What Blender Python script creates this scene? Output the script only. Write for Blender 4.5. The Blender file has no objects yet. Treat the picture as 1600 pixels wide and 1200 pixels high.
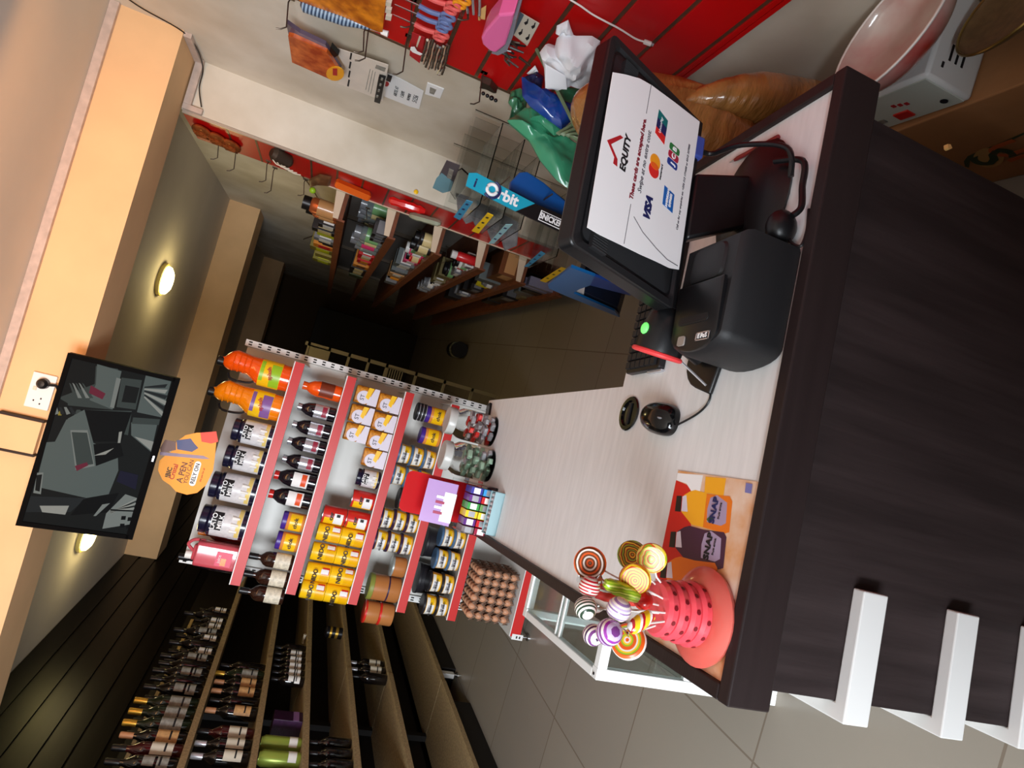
import bpy, math, random
import numpy as np
from mathutils import Vector, Matrix
random.seed(7)
SC = bpy.context.scene
COL = SC.collection
PI = math.pi
# ---------------- camera ----------------
H = 1.5
FPX = 975.264
TH = math.radians(17.25)
YAW = math.radians(1.861)
NX, NY = 0.959946, 0.280183          # where "down" points in the frame (phone held on its side and tilted)
def _rz(v, a):
    c, s = math.cos(a), math.sin(a)
    return Vector((c*v[0]-s*v[1], s*v[0]+c*v[1], v[2]))
FW = _rz((0, math.cos(TH), -math.sin(TH)), -YAW)
DW = _rz((0, -math.sin(TH), -math.cos(TH)), -YAW)
RW = _rz((1, 0, 0), -YAW)
EX = NX*DW + NY*RW
EY = NY*DW - NX*RW
cam = bpy.data.cameras.new('camera')
camo = bpy.data.objects.new('camera', cam)
COL.objects.link(camo)
cm = Matrix.Identity(4)
for i in range(3):
    cm[i][0], cm[i][1], cm[i][2], cm[i][3] = EX[i], -EY[i], -FW[i], (0, 0, H)[i]
camo.matrix_world = cm
cam.sensor_width = 36; cam.sensor_fit = 'HORIZONTAL'; cam.lens = FPX/1600*36
cam.clip_start = .02; cam.clip_end = 60
SC.camera = camo
# ---------------- world, light, exposure ----------------
SC.view_settings.view_transform = 'Standard'
SC.view_settings.look = 'None'
SC.view_settings.exposure = 0.0
SC.view_settings.gamma = 1
SC.view_settings.use_curve_mapping = False
w = bpy.data.worlds.new('world'); SC.world = w; w.use_nodes = True
w.node_tree.nodes['Background'].inputs[0].default_value = (.80, .88, 1, 1)
w.node_tree.nodes['Background'].inputs[1].default_value = .05
def lamp(name, kind, loc, power, col, size=.1, rot=(0, 0, 0), size_y=None, spread=None, parent=None):
    l = bpy.data.lights.new(name, kind); l.energy = power; l.color = col
    if kind == 'AREA':
        l.size = size
        if size_y: l.shape = 'RECTANGLE'; l.size_y = size_y
        if spread: l.spread = spread
    elif kind in ('POINT', 'SPOT'): l.shadow_soft_size = size
    o = bpy.data.objects.new(name, l); COL.objects.link(o); o.location = loc; o.rotation_euler = rot
    if parent: o.parent = parent
    return o
def aim(o, tgt):
    d = Vector(tgt)-o.location
    o.rotation_euler = d.to_track_quat('-Z', 'Y').to_euler()
# daylight through the open shop front behind the photographer
dl = lamp('daylight_shopfront', 'AREA', (-1.3, -1.5, 1.4), 232, (.88, .94, 1), 1.3, size_y=1.6); aim(dl, (-.45, 1.4, .95))
# warm tube light under the ceiling of the front room, facing the beam
wl = lamp('warm_tube_light', 'AREA', (-.2, 2.15, 2.5), 5.2, (1, .46, .15), 2.4, size_y=.10, spread=math.radians(120)); aim(wl, (-.3, 3.0, 2.45))
# dim warm lamps of the back of the shop (the fixtures are modelled below)
BACK_W = 3.5

# ---------------- helpers: a point seen in the picture, found on a real plane ----------------
CO = Vector((0, 0, H))
def ray(x, y):
    a, b = (x-800)*NY-(y-600)*NX, (x-800)*NX+(y-600)*NY
    return FPX*FW+a*RW+b*DW
def on(x, y, P, N):
    q = ray(x, y); P = Vector(P); N = Vector(N)
    return CO+q*((P-CO).dot(N)/q.dot(N))
def atz(x, y, z): return on(x, y, (0, 0, z), (0, 0, 1))
def aty(x, y, Y): return on(x, y, (0, Y, 0), (0, 1, 0))
def atx(x, y, X): return on(x, y, (X, 0, 0), (1, 0, 0))

# ---------------- materials ----------------
MATS = {}
def lin(c): return tuple(((v/255)/12.92 if v/255 <= .04045 else ((v/255+.055)/1.055)**2.4) for v in c)
def mat(name, rgb, rough=.5, metal=0, noise=None, bump=None, emit=0, trans=0, alpha=1, ior=1.45, coat=0, stretch=None, sss=0):
    if name in MATS: return MATS[name]
    m = bpy.data.materials.new(name); m.use_nodes = True; nt = m.node_tree
    b = nt.nodes['Principled BSDF']; c = lin(rgb)
    b.inputs['Base Color'].default_value = (*c, 1); b.inputs['Roughness'].default_value = rough
    b.inputs['Metallic'].default_value = metal; b.inputs['IOR'].default_value = ior
    if coat: b.inputs['Coat Weight'].default_value = coat; b.inputs['Coat Roughness'].default_value = .08
    if sss: b.inputs['Subsurface Weight'].default_value = sss; b.inputs['Subsurface Radius'].default_value = (.02, .006, .005)
    if trans: b.inputs['Transmission Weight'].default_value = trans
    if alpha < 1: b.inputs['Alpha'].default_value = alpha
    if emit: b.inputs['Emission Color'].default_value = (*c, 1); b.inputs['Emission Strength'].default_value = emit
    tc = None
    if noise or bump:
        tc = nt.nodes.new('ShaderNodeTexCoord'); mp = nt.nodes.new('ShaderNodeMapping')
        nt.links.new(tc.outputs['Object'], mp.inputs[0])
        if stretch: mp.inputs['Scale'].default_value = stretch
    if noise:
        sc, amt = noise[:2]; c2 = lin(noise[2]) if len(noise) > 2 else tuple(v*(1-amt) for v in c)
        n = nt.nodes.new('ShaderNodeTexNoise'); n.inputs['Scale'].default_value = sc; n.inputs['Detail'].default_value = 5
        nt.links.new(mp.outputs[0], n.inputs[0])
        r = nt.nodes.new('ShaderNodeValToRGB'); r.color_ramp.elements[0].position = .35; r.color_ramp.elements[1].position = .68
        r.color_ramp.elements[0].color = (*c2, 1); r.color_ramp.elements[1].color = (*tuple(min(1, v*(1+amt*.4)) for v in c), 1)
        nt.links.new(n.outputs[0], r.inputs[0]); nt.links.new(r.outputs[0], b.inputs['Base Color'])
    if bump:
        n2 = nt.nodes.new('ShaderNodeTexNoise'); n2.inputs['Scale'].default_value = bump[0]; n2.inputs['Detail'].default_value = 4
        nt.links.new(mp.outputs[0], n2.inputs[0])
        bp = nt.nodes.new('ShaderNodeBump'); bp.inputs['Strength'].default_value = bump[1]; bp.inputs['Distance'].default_value = bump[2] if len(bump) > 2 else .003
        nt.links.new(n2.outputs[0], bp.inputs['Height']); nt.links.new(bp.outputs[0], b.inputs['Normal'])
    m.diffuse_color = (*c, 1)
    MATS[name] = m
    return m
def stripes(name, cols, freq, axis='X', rough=.25, coat=.5, dist=0., twist=0.):
    """banded candy / basket material; cols = list of rgb"""
    if name in MATS: return MATS[name]
    m = bpy.data.materials.new(name); m.use_nodes = True; nt = m.node_tree; b = nt.nodes['Principled BSDF']
    tc = nt.nodes.new('ShaderNodeTexCoord'); wv = nt.nodes.new('ShaderNodeTexWave')
    wv.wave_type = 'RINGS' if axis == 'R' else 'BANDS'
    if axis == 'R': wv.rings_direction = 'Y'
    else: wv.bands_direction = axis
    wv.inputs['Scale'].default_value = freq; wv.inputs['Distortion'].default_value = dist; wv.wave_profile = 'SAW'
    nt.links.new(tc.outputs['Object'], wv.inputs[0])
    r = nt.nodes.new('ShaderNodeValToRGB'); r.color_ramp.interpolation = 'CONSTANT'
    k = len(cols)
    while len(r.color_ramp.elements) < k: r.color_ramp.elements.new(.5)
    for i, c in enumerate(cols):
        r.color_ramp.elements[i].position = i/k; r.color_ramp.elements[i].color = (*lin(c), 1)
    nt.links.new(wv.outputs[0], r.inputs[0]); nt.links.new(r.outputs[0], b.inputs['Base Color'])
    b.inputs['Roughness'].default_value = rough; b.inputs['Coat Weight'].default_value = coat
    MATS[name] = m
    return m

# ---------------- mesh builder ----------------
class MB:
    def __init__(s): s.v = []; s.f = []; s.m = []; s.T = Matrix.Identity(4); s.k = 0
    def add(s, vs, fs):
        b = len(s.v); s.v += [tuple(s.T @ Vector(v)) for v in vs]
        s.f += [tuple(b+i for i in f) for f in fs]; s.m += [s.k]*len(fs); return s
    def box(s, x0, x1, y0, y1, z0, z1):
        return s.add([(x, y, z) for x in (x0, x1) for y in (y0, y1) for z in (z0, z1)],
                     [(0, 1, 3, 2), (4, 6, 7, 5), (0, 4, 5, 1), (2, 3, 7, 6), (0, 2, 6, 4), (1, 5, 7, 3)])
    def prism(s, pts, z0, z1, axis='z', holes=None):
        n = len(pts)
        f = {'z': lambda p, h: (p[0], p[1], h), 'y': lambda p, h: (p[0], h, p[1]), 'x': lambda p, h: (h, p[0], p[1])}[axis]
        return s.add([f(p, z0) for p in pts]+[f(p, z1) for p in pts],
                     [tuple(range(n))[::-1], tuple(range(n, 2*n))]+[(i, (i+1) % n, n+(i+1) % n, n+i) for i in range(n)])
    def lathe(s, prof, n=20, a0=0, a1=2*PI, c=(0, 0), sx=1, sy=1):
        full = abs(a1-a0-2*PI) < 1e-6; k = n if full else n+1
        vs = []
        for r, z in prof:
            for i in range(k):
                a = a0+(a1-a0)*i/n; vs.append((c[0]+r*math.cos(a)*sx, c[1]+r*math.sin(a)*sy, z))
        fs = []
        for j in range(len(prof)-1):
            for i in range(n):
                i2 = (i+1) % k
                fs.append((j*k+i, j*k+i2, (j+1)*k+i2, (j+1)*k+i))
        if full:
            if prof[0][0] > 1e-5: fs.append(tuple(range(k))[::-1])
            if prof[-1][0] > 1e-5: fs.append(tuple((len(prof)-1)*k+i for i in range(k)))
        return s.add(vs, fs)
    def tube(s, pts, r, n=8, closed=False):
        pts = [Vector(p) for p in pts]; rr = r if isinstance(r, (list, tuple)) else [r]*len(pts)
        vs = []; up = None
        for i, p in enumerate(pts):
            t = (pts[min(i+1, len(pts)-1)]-pts[max(i-1, 0)])
            t = t.normalized() if t.length > 1e-9 else Vector((0, 0, 1))
            if up is None: up = Vector((0, 0, 1)) if abs(t.z) < .9 else Vector((1, 0, 0))
            u = t.cross(up); u = u.normalized() if u.length > 1e-6 else t.orthogonal().normalized()
            v = t.cross(u); up = -v if False else up
            for k in range(n):
                a = 2*PI*k/n; vs.append(p+(u*math.cos(a)+v*math.sin(a))*rr[i])
        fs = [(i*n+k, i*n+(k+1) % n, (i+1)*n+(k+1) % n, (i+1)*n+k) for i in range(len(pts)-1) for k in range(n)]
        fs += [tuple(range(n))[::-1], tuple((len(pts)-1)*n+k for k in range(n))]
        return s.add(vs, fs)
    def ball(s, c, r, n=14, m=9, sx=1, sy=1, sz=1):
        vs = [(c[0], c[1], c[2]-r*sz)]
        for j in range(1, m):
            b = -PI/2+PI*j/m
            for i in range(n): vs.append((c[0]+r*sx*math.cos(b)*math.cos(2*PI*i/n), c[1]+r*sy*math.cos(b)*math.sin(2*PI*i/n), c[2]+r*sz*math.sin(b)))
        vs.append((c[0], c[1], c[2]+r*sz)); L = len(vs)-1
        fs = [(0, 1+(i+1) % n, 1+i) for i in range(n)]
        for j in range(m-2):
            for i in range(n): fs.append((1+j*n+i, 1+j*n+(i+1) % n, 1+(j+1)*n+(i+1) % n, 1+(j+1)*n+i))
        fs += [(L, 1+(m-2)*n+i, 1+(m-2)*n+(i+1) % n) for i in range(n)]
        return s.add(vs, fs)
    def build(s, name, m, parent=None, smooth=True, bevel=0, label=None, seg=2):
        me = bpy.data.meshes.new(name); me.from_pydata(s.v, [], s.f); me.validate(); me.update()
        ms = m if isinstance(m, (list, tuple)) else [m]
        for x in ms: me.materials.append(x)
        if len(ms) > 1 and len(me.polygons) == len(s.m):
            for p, k in zip(me.polygons, s.m): p.material_index = k
        import bmesh
        bm = bmesh.new(); bm.from_mesh(me); bmesh.ops.recalc_face_normals(bm, faces=bm.faces); bm.to_mesh(me); bm.free()
        if smooth: me.shade_smooth(); me.set_sharp_from_angle(angle=math.radians(38))
        o = bpy.data.objects.new(name, me); COL.objects.link(o)
        if parent: o.parent = parent
        if bevel:
            b = o.modifiers.new('bevel', 'BEVEL'); b.width = bevel; b.segments = seg; b.limit_method = 'ANGLE'; b.angle_limit = math.radians(40)
        if label: o['label'] = label
        return o
def arc(cx, cy, r, a0, a1, n=6):
    return [(cx+r*math.cos(math.radians(a0+(a1-a0)*i/n)), cy+r*math.sin(math.radians(a0+(a1-a0)*i/n))) for i in range(n+1)]
def rrect(x0, x1, y0, y1, r, n=5):
    return arc(x1-r, y1-r, r, 0, 90, n)+arc(x0+r, y1-r, r, 90, 180, n)+arc(x0+r, y0+r, r, 180, 270, n)+arc(x1-r, y0+r, r, 270, 360, n)
def spline(pts, n=8):
    P = [Vector(p) for p in pts]; out = []
    for i in range(len(P)-1):
        p0, p1, p2, p3 = P[max(i-1, 0)], P[i], P[i+1], P[min(i+2, len(P)-1)]
        for k in range(n):
            t = k/n; out.append(.5*((2*p1)+(p2-p0)*t+(2*p0-5*p1+4*p2-p3)*t*t+(3*p1-p0-3*p2+p3)*t**3))
    out.append(P[-1]); return out
def tag(o, label, cat, group=None, kind=None):
    o['label'] = label; o['category'] = cat
    if group: o['group'] = group
    if kind: o['kind'] = kind
    return o
def thing(name, label, cat, loc=(0, 0, 0), rz=0, group=None, mtx=None):
    o = bpy.data.objects.new(name, None); COL.objects.link(o); o.empty_display_size = .05
    if mtx is not None: o.matrix_world = mtx
    else: o.location = loc; o.rotation_euler = (0, 0, rz)
    return tag(o, label, cat, group)
def struct(name, mb, m, label=None, bevel=0, smooth=False):
    o = mb.build(name, m, smooth=smooth, bevel=bevel); o['kind'] = 'structure'
    if label: o['label'] = label
    return o
KIDS = {}
def copy_tree(o, loc=None, rz=None, label=None, parent=None, mtx=None, group=None):
    c = o.copy(); COL.objects.link(c)
    if parent: c.parent = parent
    for ch in [q for q in COL.objects if q.parent == o]: copy_tree(ch, parent=c)
    if mtx is not None: c.matrix_world = mtx
    if loc is not None: c.location = loc
    if rz is not None: c.rotation_euler = (0, 0, rz)
    if label: c['label'] = label
    if group: c['group'] = group
    return c
def text(name, s, size, m, mtx, parent, align='CENTER', bold=0., depth=.0004, shear=0., label=None, sx=1.):
    cu = bpy.data.curves.new(name, 'FONT'); cu.body = s; cu.size = size; cu.align_x = align; cu.align_y = 'CENTER'
    cu.extrude = depth; cu.offset = bold; cu.shear = shear; cu.resolution_u = 3
    t = bpy.data.objects.new(name, cu); COL.objects.link(t)
    bpy.context.view_layer.update()
    me = bpy.data.meshes.new_from_object(t.evaluated_get(bpy.context.evaluated_depsgraph_get()))
    bpy.data.objects.remove(t)
    me.name = name; me.materials.clear(); me.materials.append(m)
    o = bpy.data.objects.new(name, me); COL.objects.link(o)
    if parent: o.parent = parent
    o.matrix_local = mtx @ Matrix.Scale(sx, 4, (1, 0, 0))
    if label: o['label'] = label
    return o
def frame(o, x, y):
    """matrix with local X along x, local Y along y, at o"""
    x = Vector(x).normalized(); y = Vector(y); z = x.cross(y).normalized(); y = z.cross(x)
    m = Matrix.Identity(4)
    for i in range(3): m[i][0], m[i][1], m[i][2], m[i][3] = x[i], y[i], z[i], Vector(o)[i]
    return m
ORD = ['first', 'second', 'third', 'fourth', 'fifth', 'sixth', 'seventh', 'eighth', 'ninth', 'tenth', 'eleventh', 'twelfth', 'thirteenth', 'fourteenth', 'fifteenth', 'sixteenth', 'seventeenth', 'eighteenth', 'nineteenth', 'twentieth']
# ---------------- common materials ----------------
m_white = mat('white_melamine', (228, 228, 228), .45, noise=(9, .07), bump=(160, .12, .001), stretch=(1, 8, 1))
m_darkw = mat('dark_wood_laminate', (54, 45, 45), .5, ior=1.18, noise=(22, .3), bump=(40, .6, .002), stretch=(1.5, 1, .12))
m_darkh = mat('dark_wood_laminate_rail', (44, 35, 35), .45, ior=1.25, noise=(8, .12), bump=(40, .25, .001), stretch=(.3, 6, 6))
m_black = mat('black_plastic', (17, 17, 19), .38, bump=(300, .15, .0006))
m_blackm = mat('black_plastic_matte', (27, 27, 29), .55, bump=(500, .3, .0006))
m_gloss = mat('glossy_black', (10, 10, 11), .12)
m_wsteel = mat('white_painted_steel', (230, 230, 228), .35)
m_red = mat('red_price_strip', (196, 28, 24), .4)
m_cream = mat('cream_wall_paint', (226, 212, 186), .8, noise=(3, .08), bump=(60, .15, .002))
m_ceil = mat('ceiling_paint', (214, 204, 190), .85, noise=(2, .07), bump=(60, .1, .002))
m_chip = mat('chipboard', (176, 152, 112), .7, noise=(90, .3), bump=(80, .2, .001))
m_paper = mat('white_paper', (240, 240, 240), .6)
m_steel = mat('steel', (190, 190, 190), .3, 1)
m_dsteel = mat('dull_steel_wire', (96, 84, 72), .4, .8)
m_ink = mat('black_print', (25, 22, 26), .6)
m_inkr = mat('red_print', (176, 28, 36), .6)
m_glass = mat('clear_glass', (220, 235, 232), .03, trans=1, ior=1.08)
m_clear = mat('clear_plastic', (235, 238, 238), .08, trans=1, ior=1.12)

# ---------------- the room ----------------
XW, ZC = 1.15, 2.67
# floor: large grey-brown tiles
m_floor = mat('floor_tile', (150, 142, 130), .22, noise=(1.5, .08))
nt = m_floor.node_tree; b = nt.nodes['Principled BSDF']
tc = nt.nodes.new('ShaderNodeTexCoord'); br = nt.nodes.new('ShaderNodeTexBrick')
br.offset = 0; br.inputs['Scale'].default_value = 1; br.inputs['Mortar Size'].default_value = .0035; br.inputs['Brick Width'].default_value = .6; br.inputs['Row Height'].default_value = .6
br.inputs['Color1'].default_value = (*lin((150, 142, 130)), 1); br.inputs['Color2'].default_value = (*lin((146, 138, 127)), 1); br.inputs['Mortar'].default_value = (*lin((124, 112, 99)), 1)
mp = nt.nodes.new('ShaderNodeMapping'); mp.inputs['Location'].default_value = (.27, .33, 0); mp.inputs['Rotation'].default_value = (0, 0, .03)
nt.links.new(tc.outputs['Object'], mp.inputs[0]); nt.links.new(mp.outputs[0], br.inputs[0]); nt.links.new(br.outputs[0], b.inputs['Base Color'])
struct('floor', MB().box(-2.5, 1.3, -3, 12.2, -.1, 0), m_floor, 'grey-brown tiled shop floor with thin joints')
struct('ceiling', MB().box(-2.5, 1.3, -.6, 12.2, ZC, ZC+.1), m_ceil, 'plain painted ceiling slab')
m_wallr = mat('right_wall_paint', (222, 214, 200), .8, noise=(2.2, .12, (196, 184, 164)), bump=(50, .2, .002))
struct('wall_right', MB().box(XW, XW+.15, -.6, 12.2, 0, ZC), m_wallr, 'cream painted plaster wall on the right')
struct('wall_pier', MB().box(.905, XW, 3.285, 3.68, 0, 2.39), m_wallr, 'cream plastered pier standing out from the right wall')
struct('wall_light_blocker', MB().box(-.8, XW, -.5, -.38, 0, 1.35), mat('dark_light_blocker', (64, 56, 50), .8), 'unseen low wall added behind the camera to shade the counter front')  # added out of view: blocks daylight from the right counter front, dark against bounce
struct('wall_back', MB().box(-2.5, 1.3, 12, 12.2, 0, ZC), mat('brown_back_wall', (92, 70, 44), .8))
# left wall: dark brown boarding above the wine shelves
m_board = mat('dark_brown_boarding', (13, 9, 6), .35, noise=(5, .5), stretch=(1, .4, 9), ior=1.22)
mb = MB().box(-2.46, -2.34, -.6, 12.2, 0, ZC)
for k in range(5): mb.box(-2.34, -2.328, -.6, 12.2, 1.98+k*.14, 2.10+k*.14)
struct('wall_left', mb, m_board, 'dark brown boarded wall above the wine shelves')
m_beam = mat('beam_paint', (230, 188, 140), .8, noise=(4, .06), bump=(60, .15, .002))
struct('trim_1', MB().box(-2.328, XW, 3.016, 3.285, 2.392, ZC), m_beam, 'deep cream ceiling beam nearest the camera')
struct('trim_2', MB().box(-2.328, XW, 6.55, 6.95, 2.39, ZC), m_beam, 'cream ceiling beam behind the round lamps')
struct('trim_3', MB().box(-2.328, XW, 10.35, 10.75, 2.37, ZC), m_beam, 'dim ceiling beam at the back of the shop')
m_duct = mat('cable_duct', (196, 176, 164), .5, noise=(30, .15))
struct('trim_4', MB().box(-2.328, XW, 2.994, 3.016, 2.634, ZC), m_duct, 'white cable duct where beam meets ceiling', bevel=.003)
mb = MB(); mb.box(XW-.022, XW, 3.02, 3.285, 2.36, 2.392); mb.box(.93, XW-.0, 3.262, 3.285, 2.352, 2.386)
mb.box(.905, .93, 3.262, 3.285, 2.30, 2.386)
struct('trim_5', mb, m_duct, 'white cable duct under beam turning onto pier', bevel=.002)
# a strip of trunking down the beam face, left of the socket
m_trunk = mat('dark_gap', (40, 26, 18), .7)

# round ceiling lamps
def ceiling_lamp(x, y, label):
    t = thing('ceiling_lamp', label, 'ceiling lamp', (x, y, ZC), 0, 'round ceiling lamps between the beams')
    MB().lathe([(.0, 0), (.115, 0), (.12, -.012), (.118, -.026), (.104, -.03)], 28).build('lamp_base', mat('lamp_rim', (220, 200, 120), .4), t)
    MB().lathe([(.104, -.026), (.098, -.05), (.07, -.068), (0, -.074)], 28).build('lamp_shade', mat('lit_lamp_shade', (255, 236, 150), .4, emit=14), t, label='glowing opal cover')
    l = lamp('lamp_light', 'POINT', (0, 0, -.16), BACK_W, (1, .80, .38), .09, parent=t)
    return t
ceiling_lamp(.18, 4.99, 'round ceiling lamp glowing alone, nearest the right wall')
ceiling_lamp(-1.685, 4.97, 'round ceiling lamp half hidden behind the lower corner of the television')

# ---------------- checkout counter ----------------
O2 = Vector((-.299, .660)); DA = math.radians(6.1)
DU = Vector((math.cos(DA), math.sin(DA))); DWv = Vector((-math.sin(DA), math.cos(DA)))
DZ = .9
def DKW(u, wv, z=DZ): p = O2+DU*u+DWv*wv; return Vector((p.x, p.y, z))
def dk(x, y, z=DZ):
    p = atz(x, y, z).to_2d()-O2; return (p.dot(DU), p.dot(DWv))
LX = .92                                    # counter width
desk = thing('checkout_counter', 'L-shaped checkout counter with white top and black wooden front', 'counter', (O2.x, O2.y, 0), DA)
top = [(.02, .02), (LX-.022, .02), (LX-.022, .485), (.452, .485), (.448, 1.47), (.02, 1.47)]
MB().prism(top, .866, .892).build('worktop', m_white, desk, smooth=False, label='worn white worktop')
mb = MB()
mb.box(0, LX, 0, .022, .832, DZ)
mb.box(0, .022, .022, 1.47, .832, DZ); mb.box(LX-.022, LX, .022, .49, .832, DZ)
mb.build('rail', m_darkh, desk, smooth=False, bevel=.0025, label='raised black wooden edge rail')
MB().box(.022, LX-.04, .022, .04, .02, .832).build('front_panel', m_darkw, desk, smooth=False, bevel=.001)
mb = MB(); mb.box(.022, .04, .04, 1.45, .02, .866); mb.build('side_panel', m_wsteel, desk, smooth=False, label='white inner side panel')
mb = MB(); mb.box(LX-.05, LX-.03, .04, .48, 0, .866); mb.build('side_panel', m_darkw, desk, smooth=False)
mb = MB(); mb.box(.43, .448, .49, 1.45, 0, .866); mb.build('side_panel', mat('brown_side', (90, 66, 44), .6, noise=(8, .3)), desk, smooth=False, label='brown inner end panel')
MB().box(.04, .43, 1.43, 1.45, 0, .866).build('end_panel', m_darkw, desk, smooth=False)
MB().box(.46, LX-.05, .46, .478, .05, .866).build('back_panel', m_darkw, desk, smooth=False)
# white display ledges wrapping round the front left corner
for z1 in (.702, .513, .345, .18):
    mb = MB().prism([(-.002, .002), (.181, .002), (.181, .0215), (.0215, .0215), (.0215, .32), (-.002, .32)], z1-.046, z1)
    mb.build('display_ledge', m_wsteel, desk, smooth=False, bevel=.002, label='white display ledge wrapping the corner')
# grommet
g = MB(); g.lathe([(.034, 0), (.036, .003), (.034, .005), (.027, .005), (.025, .001), (.0, .001)], 28)
gx, gy = dk(979, 645)
go = g.build('cable_grommet', m_gloss, desk); go.location = (gx, gy, .892); go['label'] = 'round black cable hole cover'
MB().box(-.022, .022, -.004, .004, .0012, .0042).build('grommet_slot', m_blackm, go)
# ---------------- gondola shelf facing the counter ----------------
GA = math.radians(3.9)
GU = Vector((math.cos(GA), math.sin(GA))); GV = Vector((-math.sin(GA), math.cos(GA)))
G0 = Vector((-1.187, 3.224))
def GW(u, v, z=0): p = G0+GU*u+GV*v; return Vector((p.x, p.y, z))
def gu(x, y, v):          # position along the gondola and height of a picture point at depth v
    p = on(x, y, (*(G0+GV*v), 0), (*GV, 0)); return ((p.to_2d()-G0).dot(GU), p.z)
SH = {1: 1.60, 2: 1.33, 3: 1.013, 4: .752, 5: .466}
gon = thing('gondola_shelf', 'white steel gondola shelf with red price strips facing the counter', 'shelf', (G0.x, G0.y, 0), GA)
m_panel = mat('shelf_back_panel', (218, 216, 210), .4)
mb = MB().box(-.03, 1.13, .42, .432, .12, 1.87); 
for z in (.55, .86, 1.10, 1.45): mb.box(-.03, 1.13, .4185, .42, z, z+.003)
mb.build('back_panel', m_panel, gon, smooth=False)
m_slot = mat('slot_hole', (30, 26, 22), .8)
def slotted(x, side):
    s = MB().box(x, x+.035, .40, .44, 0, 1.885); s.k = 1
    z = .1
    while z < 1.86:
        for dx in (.007, .021): s.box(x+dx, x+dx+.007, .398, .402, z, z+.018)
        z += .05
    s.build('slotted_upright', [m_wsteel, m_slot], gon, smooth=False)
slotted(1.132, 0); slotted(-.067, 0)
for k, z in SH.items():
    d0 = .1
    MB().box(-.03, 1.105, d0, .418, z-.045, z-.022).build('shelf_board', m_wsteel, gon, smooth=False, bevel=.001)
    mb = MB().box(-.045, 1.105, d0-.012, d0-.001, z-.048, z)
    st = mb.build('price_strip', m_red, gon, smooth=False)
    MB().box(-.045, 1.106, d0-.013, d0-.004, z-.0015, z+.003).build('strip_edge', m_wsteel, st, smooth=False)
    for x in (-.0455, 1.104): MB().prism([(.1, z-.045), (.418, z-.075), (.418, z+.0), (.1, z-.005)], x, x+.003, 'x').build('bracket', m_wsteel, gon, smooth=False)
MB().box(-.03, 1.12, .0, .42, .095, .125).build('base_deck', m_wsteel, gon, smooth=False)
mb = MB().box(-.045, 1.12, -.012, 0, .062, .122); st = mb.build('price_strip', m_red, gon, smooth=False)
MB().box(-.045, 1.12, -.013, -.004, .122, .126).build('strip_edge', m_wsteel, st, smooth=False)
for x in (-.06, 1.11):
    fm = MB().box(x, x+.03, -.014, .42, .045, .11); fm.k = 1
    fb = fm.box(x+.008, x+.021, -.0155, -.013, .06, .068).box(x+.008, x+.021, -.0155, -.013, .078, .086).build('base_bracket', [m_wsteel, m_slot], gon, smooth=False)
    MB().lathe([(.018, 0), (.018, .01), (.006, .014), (.006, .046)], 14, c=(x+.015, .01)).build('levelling_foot', m_steel, fb)

# ---- products ----
m_milk = mat('milk_label_white', (224, 222, 224), .3, noise=(60, .12)); m_navy = mat('navy_plastic', (26, 24, 48), .25, coat=.5)
m_orange1 = mat('orange_juice_red', (240, 84, 8), .2, coat=.6); m_orange2 = mat('orange_juice', (246, 134, 8), .2, coat=.6)
m_yel = mat('yellow_print', (248, 196, 20), .3); m_green = mat('lime_print', (150, 196, 40), .35); m_purp = mat('purple_print', (132, 92, 158), .35)
m_pinkj = mat('pink_juice', (226, 92, 104), .2, coat=.5, trans=.25); m_pinkl = mat('crimson_label', (214, 20, 76), .35)
m_bbot = mat('black_bottle', (22, 16, 24), .12, coat=.6); m_foil = mat('silver_label', (200, 200, 206), .25, .6)
m_amb = mat('caramel_brown', (176, 112, 60), .35); m_redp = mat('red_plastic', (206, 34, 28), .3, coat=.4)
m_blid = mat('blue_grey_lid', (72, 104, 138), .35); m_plid = mat('dark_purple_lid', (52, 34, 66), .3); m_klid = mat('dark_lid', (36, 34, 38), .35)
m_tin = mat('tub_yellow', (240, 178, 44), .35); m_tubw = mat('tub_white', (238, 236, 230), .4)
m_cap = mat('black_cap', (18, 16, 18), .35); m_wcap = mat('white_cap', (240, 236, 230), .4)
m_label = mat('cream_label', (222, 212, 190), .5, noise=(70, .25))
m_olive = mat('olive_lid', (132, 138, 60), .4)

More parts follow.
